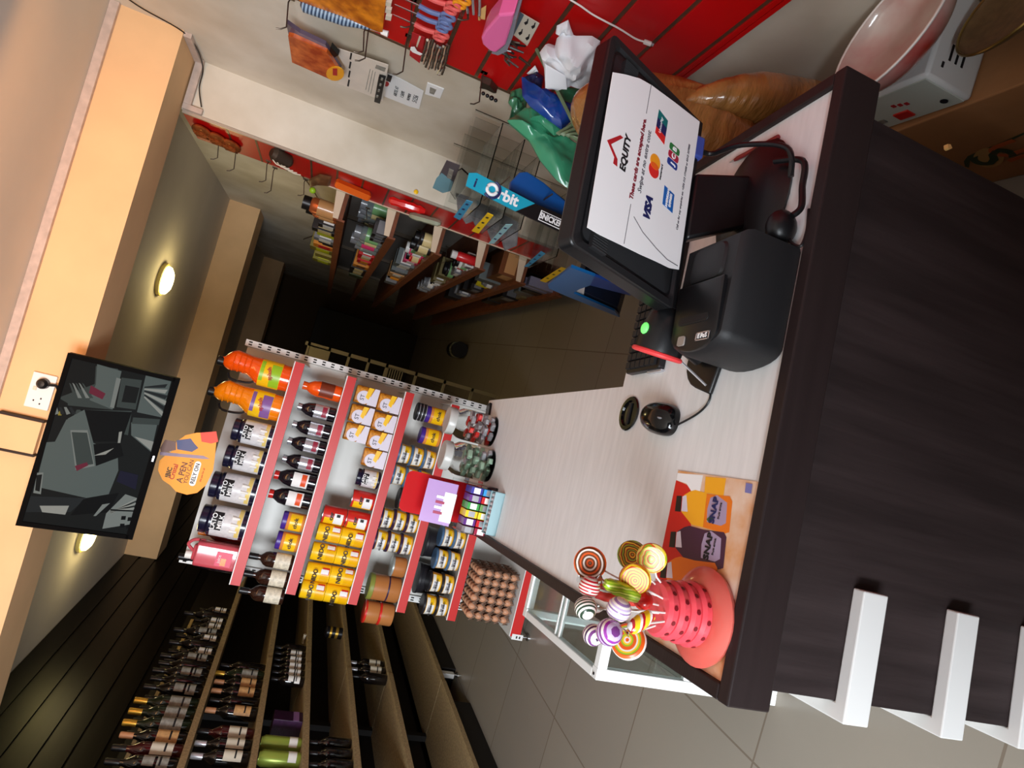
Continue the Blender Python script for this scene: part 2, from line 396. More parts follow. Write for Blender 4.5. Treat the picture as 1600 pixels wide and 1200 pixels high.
def jug(label, liquid, lab_a, lab_b, words):
    t = thing('juice_jug', label, 'juice bottle', group='juice jugs on the top shelf')
    # bulging body with a waist under the shoulder and a side handle
    n = 24; rings = []
    prof = [(0, .060, .052), (.006, .068, .06), (.10, .070, .062), (.165, .068, .060), (.185, .060, .055), (.21, .052, .05), (.25, .052, .05), (.28, .055, .05), (.305, .050, .045), (.325, .035, .032), (.335, .021, .021), (.35, .020, .02)]
    mb = MB(); vs = []
    for z, rx, ry in prof:
        off = np.interp(z, [0, .16, .22, .28, .36], [0, .002, .022, .026, .004])
        for i in range(n):
            a = 2*PI*i/n; vs.append((rx*math.cos(a)+off, ry*math.sin(a), z))
    fs = [(j*n+i, j*n+(i+1) % n, (j+1)*n+(i+1) % n, (j+1)*n+i) for j in range(len(prof)-1) for i in range(n)]
    fs += [tuple(range(n))[::-1], tuple((len(prof)-1)*n+i for i in range(n))]
    mb.add(vs, fs)
    for k in range(4): mb.tube([(.062*math.cos(a)+.014, .056*math.sin(a)-.0, .205+.027*k) for a in [PI*1.25+PI*.1*q for q in range(6)]], .003, 6)
    mb.build('bottle_body', liquid, t)
    MB().tube(spline([(-.044, -.01, .30), (-.07, -.01, .285), (-.075, -.01, .24), (-.068, -.01, .19), (-.052, -.01, .17)]), .006, 8).build('handle', m_cap, t)
    MB().lathe([(.0245, .335), (.0245, .362), (.02, .366), (0, .367)], 18, c=(.004, 0)).build('cap', m_cap, t)
    lb = MB(); lb.lathe([(.0715, .05), (.0722, .10), (.0715, .155)], 24, sy=.885); lo = lb.build('label_band', lab_a, t)
    pb = MB(); pb.lathe([(.0725, .052), (.0732, .09), (.073, .1)], 12, PI*1.15, PI*1.75, sy=.885); pb.lathe([(.0725, .135), (.0725, .153)], 8, PI*1.3, PI*1.8, sy=.885)
    pb.build('label_print', lab_b, lo)
    text('label_words', words, .028, m_inkr, frame((.0, -.066, .105), (1, 0, .25), (0, 0, 1)), lo, bold=.0006)
    return t
j1 = jug('bright orange-red juice jug nearest the slotted post on the top gondola shelf', m_orange1, m_yel, m_green, 'splash')
j1.location = GW(1.01, .2, SH[1]); j1.rotation_euler[2] = GA
j2 = jug('paler orange juice jug between orange-red jug and the milk jars', m_orange2, m_yel, m_purp, 'splash')
j2.location = GW(.848, .2, SH[1]); j2.rotation_euler[2] = GA

def milkjar(h, r, label):
    t = thing('milk_powder_jar', label, 'milk jar', group='milk jars on the top shelf')
    MB().lathe([(r*.9, 0), (r, .006), (r, h*.80), (r*.86, h*.85)], 24).build('jar_body', m_navy, t)
    MB().lathe([(r*.9, h*.85), (r*.93, h*.855), (r*.93, h*.985), (r*.85, h), (0, h)], 24).build('lid', m_navy, t)
    lo = MB().lathe([(r*1.01, h*.12), (r*1.01, h*.74)], 24).build('label_band', m_milk, t)
    MB().lathe([(r*1.018, h*.13), (r*1.018, h*.22)], 14, PI*1.2, PI*1.95).build('label_stripe', mat('milk_label_yellow', (232, 206, 120), .35), lo)
    k = MB(); k.lathe([(r*1.02, h*.52), (r*1.02, h*.73)], 10, PI*1.33, PI*1.72); k.build('label_badge', m_ink, lo)
    text('label_words', 'LATO\nMILK', r*.42, m_paper, frame((.0+r*.04, -r*1.04, h*.625), (1, 0, 0), (0, 0, 1)), lo, bold=.0006)
    cup = MB()
    for a in (1.36, 1.5, 1.64): cup.lathe([(r*.09, h*.18), (r*.13, h*.34)], 10, c=(r*1.0*math.cos(PI*a), r*1.0*math.sin(PI*a)))
    cup.build('label_picture', m_wcap, lo)
    return t
for i, (u, v, h, r) in enumerate(((.695, .19, .20, .062), (.555, .19, .20, .062), (.40, .20, .225, .072), (.225, .20, .225, .076))):
    t = milkjar(h, r, ['small white-labelled milk jar with navy lid, right beside the orange jugs', 'small milk jar with navy lid between another small one and the large jars', 'large milk jar with navy lid beside the two small ones', 'large milk jar with navy lid next to the pink juice can'][i])
    t.location = GW(u, v, SH[1]); t.rotation_euler[2] = GA+.1*(i % 2)

# pink juice jerrycan
t = thing('juice_jerrycan', 'pink juice jerrycan with white cap and crimson square label on top shelf', 'juice bottle', GW(.055, .2, SH[1]), GA)
o = MB().prism(rrect(-.062, .062, -.045, .045, .02), 0, .20).prism(rrect(-.04, .04, -.03, .03, .015), .20, .215).build('bottle_body', m_pinkj, t, bevel=.008)
MB().lathe([(.02, .212), (.02, .245), (0, .247)], 16, c=(-.02, 0)).build('cap', m_wcap, t)
MB().tube(spline([(.0, 0, .21), (.03, 0, .245), (.058, 0, .22), (.06, 0, .17)]), .008, 8).build('handle', m_pinkj, t)
lo = MB().box(-.04, .03, -.0475, -.0455, .025, .10).build('label_square', m_pinkl, t)
MB().box(-.036, .0, -.0485, -.0475, .05, .075).build('label_print', m_orange2, lo); 
text('label_words', 'juice', .022, m_paper, frame((-.005, -.0490, .085), (1, 0, 0), (0, 0, 1)), lo)
# dark liquor bottles behind/left of it
def liquor(name, label, h, r, body, cap, lab, group=None, lz=(.12, .38), neck=.3):
    t = thing(name, label, 'bottle', group=group)
    MB().lathe([(r*.9, 0), (r, .008), (r, h*.58), (r*.8, h*.66), (r*.36, h*.74), (r*.33, h*.9)], 18).build('bottle_body', body, t)
    MB().lathe([(r*.40, h*(1-neck*.6)), (r*.42, h*.985), (r*.3, h), (0, h)], 14).build('cap', cap, t)
    if lab: MB().lathe([(r*1.012, h*lz[0]), (r*1.012, h*lz[1])], 18).build('label_band', lab, t)
    return t
t = liquor('liquor_bottle', 'tall black bottle standing behind the pink juice jerrycan', .29, .042, m_bbot, m_cap, None); t.location = GW(-.02, .34, SH[1])
t = liquor('liquor_bottle', 'dark bottle with orange cap between milk jar and pink jerrycan', .23, .03, mat('red_brown_bottle', (110, 24, 18), .15, coat=.5), m_orange2, None); t.location = GW(.12, .33, SH[1])

# shelf 2
def bottle2(label, body, cap, lab, lab2, h, r, oval=False, name='drink_bottle'):
    t = thing(name, label, 'bottle', group='bottles on the second gondola shelf')
    MB().lathe([(r*.85, 0), (r, .006), (r, h*.30), (r*.93, h*.42), (r, h*.58), (r*.86, h*.74), (r*.5, h*.86), (r*.45, h*.9)], 20).build('bottle_body', body, t)
    MB().lathe([(r*.5, h*.885), (r*.52, h*.99), (0, h)], 16).build('cap', cap, t)
    if lab:
        lo = MB().lathe([(r*1.015, h*.2), (r*1.0, h*.36), (r*1.02, h*.56)], 20, PI*1.15 if not oval else PI*1.2, PI*1.9 if not oval else PI*1.8).build('label_band', lab, t)
        if lab2: MB().lathe([(r*1.035, h*.24), (r*1.03, h*.36)], 12, PI*1.3, PI*1.75).build('label_print', lab2, lo)
    return t
m_mag = mat('magenta_print', (150, 44, 66), .4)
t = bottle2('orange bottle of squash nearest the slotted post on second gondola shelf', m_orange1, m_orange1, mat('brown_print', (120, 48, 24), .4), None, .205, .044, name='squash_bottle'); t.location = GW(1.0, .18, SH[2]); t.rotation_euler[2] = .3
pb = bottle2('x', m_bbot, mat('silver_cap', (190, 190, 196), .25, .8), m_foil, m_mag, .20, .040)
lbs = ['black bottle with silver label right beside the orange squash bottle', 'black silver-labelled bottle, second after the orange squash bottle', 'black silver-labelled bottle, third after the orange squash bottle', 'black silver-labelled bottle beside the red-capped brandy pair']
for i, u in enumerate((.885, .79, .70, .605)):
    t = pb if i == 0 else copy_tree(pb)
    t['label'] = lbs[i]; t.location = GW(u, .18, SH[2]); t.rotation_euler[2] = GA
rb = bottle2('x', m_bbot, m_redp, m_paper, mat('orange_print', (224, 84, 40), .4), .216, .046, True)
for i, u in enumerate((.515, .415)):
    t = rb if i == 0 else copy_tree(rb)
    t['label'] = ['red-capped black bottle with white oval label beside the plain black bottles', 'red-capped black bottle with white oval label beside the orange jars'][i]
    t.location = GW(u, .18, SH[2]); t.rotation_euler[2] = GA
def jar(name, label, body, lid, lab, h, r, group, words=None, tcol=None):
    t = thing(name, label, name.split('_')[-1], group=group)
    MB().lathe([(r*.94, 0), (r, .005), (r, h*.76), (r*.93, h*.80)], 22).build('jar_body', body, t)
    MB().lathe([(r*.98, h*.79), (r*1.0, h*.80), (r*1.0, h*.97), (r*.94, h), (0, h)], 22).build('lid', lid, t)
    if lab:
        lo = MB().lathe([(r*1.012, h*.14), (r*1.012, h*.66)], 16, PI*1.1, PI*1.85).build('label_band', lab, t)
        if words: text('label_words', words, h*.24, tcol or m_ink, frame((0, -r*1.045, h*.4), (1, 0, 0), (0, 0, 1)), lo, bold=.0005)
    return t
m_lilid = mat('violet_lid', (70, 40, 140), .35); m_peanut = mat('orange_paste', (222, 140, 66), .35)
pj = jar('spread_jar', 'x', m_peanut, m_lilid, m_yel, .115, .047, 'violet-lidded jars', 'chok')
spots = [(.30, 2, 'violet-lidded orange jar on second shelf beside the oval-labelled bottles'), (.195, 2, 'violet-lidded orange jar on second shelf beside the whisky bottles'),
         (1.02, 4, 'violet-lidded orange jar beside the slotted post on fourth gondola shelf'), (.90, 4, 'violet-lidded orange jar beside the blue-lidded tubs on fourth shelf')]
for i, (u, k, lb) in enumerate(spots):
    t = pj if i == 0 else copy_tree(pj)
    t['label'] = lb; t.location = GW(u, .165, SH[k]); t.rotation_euler[2] = GA
for q in range(3):
    t = thing('jar_lid', ['dark loose jar lid lying flat on violet-lidded jar near the post', 'middle dark lid of the three stacked above violet-lidded jar', 'topmost dark lid of the three stacked above violet-lidded jar'][q], 'lid', GW(1.02, .165, SH[4]+.1155+q*.019), GA, 'stacked dark lids')
    MB().lathe([(.05, 0), (.05, .014), (.046, .018), (0, .018)], 22).build('lid_disc', m_klid, t); MB().lathe([(.0505, .001), (.0505, .005)], 22).build('lid_ring', m_foil, t)
wb = liquor('whisky_bottle', 'x', .222, .040, mat('brown_whisky_bottle', (44, 22, 14), .12, coat=.6), m_cap, m_label, 'whisky bottles on the second shelf', (.08, .42), .35)
for i, u in enumerate((.065, -.025, -.112)):
    t = wb if i == 0 else copy_tree(wb)
    t['label'] = ['brown whisky bottle with pale label beside the violet-lidded jars', 'brown pale-labelled whisky bottle in the middle of three on second shelf', 'brown pale-labelled whisky bottle at the dark end of second gondola shelf'][i]
    t.location = GW(u+.03, .15, SH[2]); t.rotation_euler[2] = GA

# shelf 3: pouches, cans
def can(name, label, cat, body, parts, h, r, words=None, wm=None, lid=None):
    t = thing(name, label, cat)
    MB().lathe([(r*.97, 0), (r, .003), (r, h*.97), (r*.96, h)], 22).build('can_body', body, t)
    MB().lathe([(r*.985, h*.955), (r*.985, h), (r*.9, h*1.005), (0, h*1.0)], 22).build('lid', lid or m_steel, t)
    bo = t
    for k, (m, z0, z1, a0, a1) in enumerate(parts):
        MB().lathe([(r*(1.01+.006*k), h*z0), (r*(1.01+.006*k), h*z1)], 14, PI*a0, PI*a1).build('label_patch', m, t)
    if words: text('label_words', words, h*.26, wm or m_ink, frame((0, -r*1.06, h*.62), (1, 0, 0), (0, 0, 1)), t, bold=.0008)
    return t
m_lil = mat('lilac_white', (218, 212, 226), .35); m_goldp = mat('golden_print', (222, 150, 40), .4, noise=(40, .35, (160, 90, 20)))
def pouch(label):
    t = thing('milk_pack', label, 'food pack', group='golden packs on the third shelf')
    MB().prism(rrect(-.047, .047, -.035, .035, .018), 0, .125).build('pack_body', m_goldp, t, bevel=.004)
    lo = MB().prism(arc(-.012, .078, .036, 0, 360, 18)[:-1], -.0375, -.036, 'y').prism([(-.047, .004), (.046, .004), (.046, .03), (-.047, .055)], -.0372, -.0355, 'y').build('label_patch', m_lil, t)
    MB().prism([(-.02, .052), (.045, .035), (.045, .062), (-.01, .07)], -.039, -.0375, 'y').build('label_patch', m_yel, t)
    text('label_words', 'ST', .03, m_ink, frame((-.014, -.0385, .085), (1, 0, 0), (0, 0, 1)), t)
    return t
pp = pouch('x'); ccc = 0
for i, (u, lv) in enumerate([(1.02, 0), (.915, 0), (.815, 0), (.715, 0), (1.03, 1), (.925, 1), (.825, 1)]):
    t = pp if i == 0 else copy_tree(pp)
    col = ['nearest the slotted post', 'second from the slotted post', 'third from the slotted post', 'fourth from the slotted post'][i % 4 if lv == 0 else i-4]
    t['label'] = ('golden pack, lower layer, %s on third shelf' if lv == 0 else 'golden pack, upper layer, %s on third shelf') % col
    t.location = GW(u, .152, SH[3]+.127*lv); t.rotation_euler[2] = GA
t = milkjar(.125, .048, 'smallest milk jar with navy lid standing on third gondola shelf'); t.location = GW(.60, .17, SH[3]); t['group'] = 'milk jars'
m_cerel = mat('red_can', (204, 40, 34), .3)
rc = can('cereal_can', 'x', 'can', m_cerel, [(m_yel, .1, .9, 1.1, 1.45), (m_paper, .12, .5, 1.2, 1.62), (m_ink, .25, .4, 1.5, 1.6)], .122, .047, 'cer', m_ink)
rc['group'] = 'red cereal cans'
for i, (u, lv, lb) in enumerate([(.485, 0, 'red and white cereal can alone beside the smallest milk jar'), (.375, 0, 'lower red and white cereal can of the pair beside the yellow cans'), (.375, 1, 'upper red and white cereal can of the pair beside the yellow cans')]):
    t = rc if i == 0 else copy_tree(rc)
    t['label'] = lb; t.location = GW(u, .152, SH[3]+.124*lv); t.rotation_euler[2] = GA
nc = can('milk_powder_can', 'x', 'can', m_yel, [(mat('deep_yellow', (236, 176, 10), .3), .05, .4, 1.1, 1.9), (m_cerel, .05, .35, 1.6, 1.85), (m_paper, .08, .4, 1.62, 1.78)], .122, .047, 'NIDO', m_ink, m_yel)
nc['group'] = 'yellow milk powder cans'
names = ['next to the red cans', 'second from the red cans', 'third from the red cans', 'last at the wine shelf end']
k = 0
for i, u in enumerate((.27, .165, .06, -.035)):
    for lv in (0, 1):
        t = nc if k == 0 else copy_tree(nc)
        t['label'] = '%s yellow milk powder can, %s' % (['lower', 'upper'][lv], names[i]); k += 1
        t.location = GW(u+.01, .16, SH[3]+.124*lv); t.rotation_euler[2] = GA+.25*((i+lv) % 3-1)

# shelf 4 and 5: margarine tubs in stacks
def tub(lid, h=.070, r=.056):
    t = thing('margarine_tub', 'x', 'tub')
    MB().lathe([(r*.86, 0), (r*.97, h*.8)], 24).build('tub_body', m_tin, t)
    lo = MB().lathe([(r*.885, h*.12), (r*.975, h*.74)], 20, PI*1.15, PI*1.85).build('label_band', m_tubw, t)
    MB().lathe([(r*.915, h*.14), (r*.985, h*.5)], 10, PI*1.62, PI*1.86).build('label_patch', m_yel, t)
    MB().lathe([(r*.93, h*.3), (r*.99, h*.62)], 6, PI*1.36, PI*1.60).build('label_patch', m_foil, t)
    text('label_words', 'BLUE BAND', h*.2, m_ink, frame((-.004, -r*.985, h*.40), (1, 0, 0), (0, -.1, 1)), lo, bold=.0003)
    MB().lathe([(r*1.0, h*.78), (r*1.03, h*.8), (r*1.03, h*.96), (r*.97, h), (0, h)], 24).build('lid', lid, t)
    return t
tb = tub(m_blid); tp = tub(m_plid); tk = tub(m_klid)
for q in (tb, tp, tk): q['group'] = 'stacked margarine tubs'
used = {0: 0, 1: 0, 2: 0}
def puttub(kind, u, z, label, v=.165):
    src = (tb, tp, tk)[kind]
    t = src if used[kind] == 0 else copy_tree(src)
    used[kind] = 1; t['label'] = label; t.location = GW(u, v, z); t.rotation_euler[2] = GA+random.uniform(-.15, .15)
LV = ['bottom', 'middle', 'top']
for k in range(3):
    puttub(0, .775, SH[4]+.071*k, '%s blue-lidded margarine tub of the stack beside the violet-lidded jar' % LV[k])
    puttub(0, .655, SH[4]+.071*k, '%s blue-lidded margarine tub of the stack beside the dark-lidded tubs' % LV[k])
    puttub(1, .415, SH[4]+.071*k, '%s purple-lidded margarine tub of the stack beside the dark-lidded tubs' % LV[k])
    puttub(1, .295, SH[4]+.071*k, '%s purple-lidded margarine tub of the stack beside the brown containers' % LV[k])
for k in range(2): puttub(2, .535, SH[4]+.071*k, '%s dark-lidded margarine tub of the stack on fourth shelf' % ['bottom', 'top'][k])
def plain(name, label, cat, body, lid, h, r, band=None, rim=None):
    t = thing(name, label, cat)
    MB().lathe([(r*.95, 0), (r, .006), (r, h*.86)], 24).build('tub_body', body, t)
    MB().lathe([(r*1.0, h*.85), (r*1.04, h*.86), (r*1.04, h*.97), (r*.98, h), (0, h)], 24).build('lid', lid, t)
    if band: MB().lathe([(r*1.01, h*.36), (r*1.01, h*.41)], 24).build('label_band', band, t)
    return t
plain('peanut_butter_jar', 'short brown jar with pale lid beside purple-lidded tubs', 'jar', m_amb, mat('pale_lid', (180, 190, 190), .3, .5), .078, .053).location = GW(.17, .165, SH[4])
_bb = plain('brown_bucket', 'big brown tub with olive lid on the fourth gondola shelf', 'tub', m_amb, m_olive, .17, .068, m_plid).location = GW(.045, .17, SH[4])
rl = plain('ghee_tub', 'x', 'tub', m_amb, m_redp, .078, .058)
for k in range(2):
    t = rl if k == 0 else copy_tree(rl)
    t['label'] = ['lower', 'upper'][k]+' red-lidded brown tub at the end of the fourth shelf'; t.location = GW(-.09, .165, SH[4]+.079*k)
# shelf 5
for i, (u, n, kd) in enumerate([(.34, 2, 0), (.215, 2, 0), (.085, 2, 2), (-.01+.0, 2, 2)]):
    for k in range(n):
        if i == 3: continue
        puttub(kd, u+.04, SH[5]+.071*k, '%s %s-lidded margarine tub on fifth shelf, %s stack from the gum packs' % (['lower', 'upper'][k], ['blue', 'purple', 'dark'][kd], ['first', 'second', 'third'][i]), .17)
for k in range(2):
    puttub(2, .0, SH[5]+.071*k, '%s dark-lidded margarine tub at the open end of fifth shelf' % ['lower', 'upper'][k], .17)
for i, u in enumerate((.5, .62, .75)):
    puttub(1, u, SH[5], 'purple-lidded margarine tub on fifth shelf, half hidden behind the %s' % ['gum rack', 'green sweets jar', 'red sweets jar'][i], .17)
# black frying-pan like lids behind tubs of shelf 5
for i, (u, z) in enumerate(((.31, .17), (.10, .16))):
    t = thing('black_bucket', 'black lidded bucket standing behind the tubs on fifth shelf, %s' % ['near the gum packs', 'at the open end'][i], 'bucket', GW(u, .31, SH[5]), GA, 'black buckets behind tubs')
    MB().lathe([(.075, 0), (.085, z), (.088, z+.003), (.088, z+.015), (0, z+.017)], 24).build('bucket_body', m_klid, t)

# egg trays on the base deck
m_tray = mat('pulp_tray', (134, 104, 86), .9, noise=(60, .25)); m_egg = mat('brown_egg', (178, 122, 92), .45, noise=(5, .15, (214, 160, 124)))
def tray_mesh():
    mb = MB(); n = 6; m = 5; s = .047; q = 4
    # corrugated sheet with cups
    X = n*q; Y = m*q
    vs = []
    for j in range(Y+1):
        for i in range(X+1):
            x = i*s/q; y = j*s/q
            vs.append((x, y, .022+.021*math.cos(2*PI*i/q)*math.cos(2*PI*j/q)*1.0+.0*0))
    fs = [(j*(X+1)+i, j*(X+1)+i+1, (j+1)*(X+1)+i+1, (j+1)*(X+1)+i) for j in range(Y) for i in range(X)]
    mb.add(vs, fs); return mb
tray0 = None; egg0 = None
NE = 5
for k in range(NE):
    z = .127+k*.050
    if tray0 is None:
        t = thing('egg_tray', 'x', 'egg tray', group='stacked pulp egg trays')
        o = tray_mesh().build('tray_sheet', m_tray, t)
        so = o.modifiers.new('thick', 'SOLIDIFY'); so.thickness = .003
        tray0 = t
    else: t = copy_tree(tray0)
    t.location = GW(-.005, .02, z); t.rotation_euler[2] = GA
    t['label'] = ('%s pulp egg tray of the stack on the base deck' % (['lowest', 'second lowest', 'middle', 'second highest', 'highest'][k]))
    # eggs seen along the open edges of the stack
    cells = [(i, 0) for i in range(6)] + [(0, j) for j in range(1, 4)] + ([(i, j) for i in range(1, 6) for j in range(1, 4)] if k == NE-1 else [])
    for (i, j) in cells:
        if egg0 is None:
            egg0 = MB().ball((0, 0, 0), .0205, 10, 7, sz=1.3).build('egg', m_egg); e = egg0
        else: e = egg0.copy(); COL.objects.link(e)
        e.location = GW(-.005+(i+.5)*.047, .02+(j+.5)*.047, z+.0295)
        tag(e, 'brown egg standing in the stacked pulp trays on the base deck', 'egg', 'brown eggs in the pulp trays')
# ---------------- wine shelves along the left wall ----------------
XS = -1.9; XB = -2.327
WZ = [1.585, 1.29, 1.055, .80, .53]
YJ = 4.02
m_cab = mat('dark_shelf_back', (20, 15, 12), .6)
wine = thing('wine_shelf', 'long chipboard wine shelf against the dark left wall, full of bottles', 'shelf', (XS, 2.3, 0))
def WL(x, y): return (x-XS, y-2.3)
mb = MB().box(XB-XS, XB-XS+.012, 0, 4.2, .2, 1.9).build('back_panel', m_cab, wine, smooth=False)
for z in WZ+[.165]:
    e = 0 if z > .2 else .06
    for (y0, y1, dx) in ((0, YJ-2.3-.004, 0), (YJ-2.3+.004, 4.2, .004)):
        MB().box(XB-XS+.012, -dx+e*.0, y0, y1, z-.03, z).build('shelf_board', m_chip, wine, smooth=False, bevel=.001)
MB().box(XB-XS+.05, -.03, .02, YJ-2.3-.2, .0, .135).build('plinth', m_cab, wine, smooth=False)
MB().box(XB-XS+.05, -.03, YJ-2.3+.25, 4.2, .0, .135).build('plinth', m_cab, wine, smooth=False)
for y in (.02, YJ-2.3-.02, 4.16): MB().box(XB-XS+.013, XB-XS+.05, y, y+.04, 0, 1.9).build('upright', m_cab, wine, smooth=False)
mb = MB().box(-.06, -.03, YJ-2.3+.16, YJ-2.3+.20, .03, .135); fo = mb.build('foot_bracket', m_wsteel, wine, smooth=False)
MB().lathe([(.017, 0), (.017, .008), (.006, .012), (.006, .03)], 12, c=(-.04, YJ-2.3+.18)).build('levelling_foot', m_steel, wine)
# narrow rear ledge high on the back, carries the second row
MB().box(XB-XS+.012, XB-XS+.075, 0, 2.9, 1.835, 1.855).build('rear_ledge', m_chip, wine, smooth=False)

m_wine = mat('dark_wine_glass', (16, 12, 12), .08, coat=.7); m_wgreen = mat('green_wine_glass', (22, 30, 16), .08, coat=.7); m_wred = mat('red_wine_glass', (60, 14, 16), .1, coat=.7)
m_gold = mat('gold_foil', (206, 160, 62), .3, .7); m_champ = mat('pale_green_glass', (120, 128, 66), .1, coat=.7)
m_lw = mat('ivory_label', (214, 204, 184), .5); m_lg = mat('grey_label', (150, 146, 136), .5, noise=(60, .3)); m_lo = mat('tan_label', (206, 158, 104), .5, noise=(60, .2))
m_bk = mat('black_foil', (20, 18, 20), .3); m_cork = mat('tan_foil', (188, 130, 90), .45); m_limel = mat('lime_can', (150, 168, 70), .3, .3); m_violet = mat('violet_carton', (60, 30, 62), .3, noise=(40, .4))
def wineb(style):
    body, foil, lab, h, r, oval = style
    t = thing('wine_bottle', 'x', 'bottle')
    MB().lathe([(r*.9, 0), (r, .006), (r, h*.56), (r*.93, h*.62), (r*.55, h*.70), (r*.37, h*.76), (r*.36, h*.97), (r*.3, h)], 16).build('bottle_body', body, t)
    MB().lathe([(r*.385, h*.80), (r*.39, h*.985), (r*.33, h*1.003), (0, h*1.003)], 12).build('foil_cap', foil, t)
    if lab is not None:
        a = (PI*-.42, PI*.25)
        lo = MB().lathe([(r*1.015, h*.14), (r*1.015, h*.46 if not oval else h*.3)], 12, *a).build('label_band', lab, t)
        if oval: MB().lathe([(r*1.015, h*.34), (r*1.015, h*.36), (r*1.015, h*.50)], 10, PI*-.33, PI*.16).build('label_badge', lab, t)
        MB().lathe([(r*1.025, h*.24), (r*1.025, h*.27)], 8, PI*-.3, PI*.1).build('label_print', m_ink, lo)
    return t
ST = {'plain': (m_wine, m_bk, m_lg, .29, .036, True), 'red': (m_wred, m_bk, m_lw, .29, .037, False), 'gold': (m_wgreen, m_gold, m_lg, .30, .040, False),
      'tan': (m_wine, m_cork, m_lo, .285, .037, False), 'champ': (m_champ, m_gold, m_lw, .31, .045, False), 'bare': (m_wine, m_bk, None, .28, .035, False),
      'white': (m_wine, m_foil, m_lw, .285, .037, False), 'small': (m_wine, m_bk, m_wcap, .20, .032, True)}
PW = {'plain': 'dark grey-badged bottle', 'red': 'reddish ivory-labelled bottle', 'gold': 'gold-necked green bottle', 'tan': 'dark tan-labelled bottle',
      'champ': 'pale green sparkling bottle', 'bare': 'unlabelled dark bottle', 'white': 'dark silver-foiled ivory-labelled bottle', 'small': 'short white-badged bottle'}
PROTO = {}
ROWN = {0: 'top wine shelf', 1: 'second wine shelf', 2: 'third wine shelf', 3: 'fourth wine shelf', 4: 'fifth wine shelf'}
CNT = {}
HT = [1, .26/.29, .20/.29, .22/.29, .235/.29]
def winerow(row, y0, kinds, dy, xoff=.052, rear=False):
    y = y0
    for k in kinds:
        if k != '-':
            if k not in PROTO: PROTO[k] = wineb(ST[k]); t = PROTO[k]
            else: t = copy_tree(PROTO[k])
            CNT[(row, rear, k)] = n = CNT.get((row, rear, k), 0)+1
            t['group'] = 'bottles on the '+ROWN[row]
            t['label'] = '%s %s counted from near end, %s%s' % (ORD[n-1], PW[k], ROWN[row], ' rear' if rear else '')
            t.location = (XS-xoff, y, WZ[row]+.0005); t.rotation_euler[2] = random.uniform(-.3, .1)
            t.scale = (1, 1, HT[row] if k != 'small' else 1 if row != 2 else .95)
        y += dy
winerow(0, 2.60, ['champ', 'champ', 'plain', 'plain', 'plain', 'red', 'tan', 'gold', 'gold', 'gold'], .098)
winerow(0, 3.62, ['plain', 'bare', 'plain', 'bare', 'plain', 'small', 'bare', 'small', 'plain', 'small', 'small', 'bare', 'small'], .088)
winerow(0, 3.05, ['bare']*14, .11, .16, True)
winerow(1, 2.60, ['plain', 'plain', 'plain', 'tan', '-', 'white', 'white', 'red', '-', 'tan', 'bare', 'tan', 'tan', 'gold', 'bare'], .096)
winerow(2, 2.60, ['plain', 'plain', 'plain', 'plain', '-'], .094)
winerow(2, 3.86, ['small', 'small', 'small', 'small', 'small', 'bare'], .082)
winerow(3, 2.55, ['tan', 'plain', 'plain', 'plain', 'bare', 'bare', 'bare', 'bare', 'bare'], .09)
winerow(4, 2.60, ['small', 'small', 'small', 'small', 'small', 'small'], .088)
winerow(4, 4.02, ['bare', 'white', 'white'], .09)
# tall lime cans, violet carton on the third shelf; yellowish jars far along
for i, y in enumerate((3.12, 3.24)):
    t = thing('drink_can', 'tall lime green drink can on third wine shelf, %s' % ['nearer the camera', 'beside the violet carton'][i], 'can', (XS-.06, y, WZ[2]), 0, 'lime drink cans')
    MB().lathe([(.034, 0), (.038, .008), (.038, .175), (.03, .19), (.03, .195), (0, .195)], 20).build('can_body', m_limel, t)
    MB().lathe([(.0385, .02), (.0385, .06)], 14, -PI*.4, PI*.2).build('label_patch', m_wcap, t)
t = thing('gift_carton', 'violet gift carton standing on third wine shelf beyond the lime cans', 'box', (XS-.07, 3.44, WZ[2]), .05)
MB().box(-.045, .045, -.05, .05, 0, .15).build('carton_body', m_violet, t, smooth=False, bevel=.002)
MB().box(.0452, .046, -.047, .047, .02, .05).build('label_patch', mat('lilac_print', (150, 110, 170), .4), t, smooth=False)
t = thing('drink_tin', 'gold banded tin on the fourth wine shelf near the gondola', 'tin', (XS-.05, 4.62, WZ[3]), 0)
MB().lathe([(.04, 0), (.04, .11), (.03, .12), (0, .12)], 18).build('tin_body', m_bk, t); MB().lathe([(.0405, .03), (.0405, .05)], 18).build('label_band', m_gold, t); MB().lathe([(.0405, .075), (.0405, .09)], 18).build('label_band', m_gold, t)
t = thing('price_reader', 'small white tube lying on the third wine shelf by the gondola', 'tube', (XS-.03, 4.45, WZ[2]+.0125), 0)
MB().tube([(-.05, 0, 0), (.0, 0.0, 0), (.01, 0, 0)], [.009, .009, .012], 10).build('tube_body', m_lw, t)
# ---------------- television on the beam ----------------
tilt = math.radians(10)
TVc = Vector((-.62, 2.905, 2.21)); TW, THt = .715, .425
tv_x = Vector((math.cos(math.radians(.0)), 0, 0)); dnv = Vector((0, math.sin(tilt), -math.cos(tilt)))
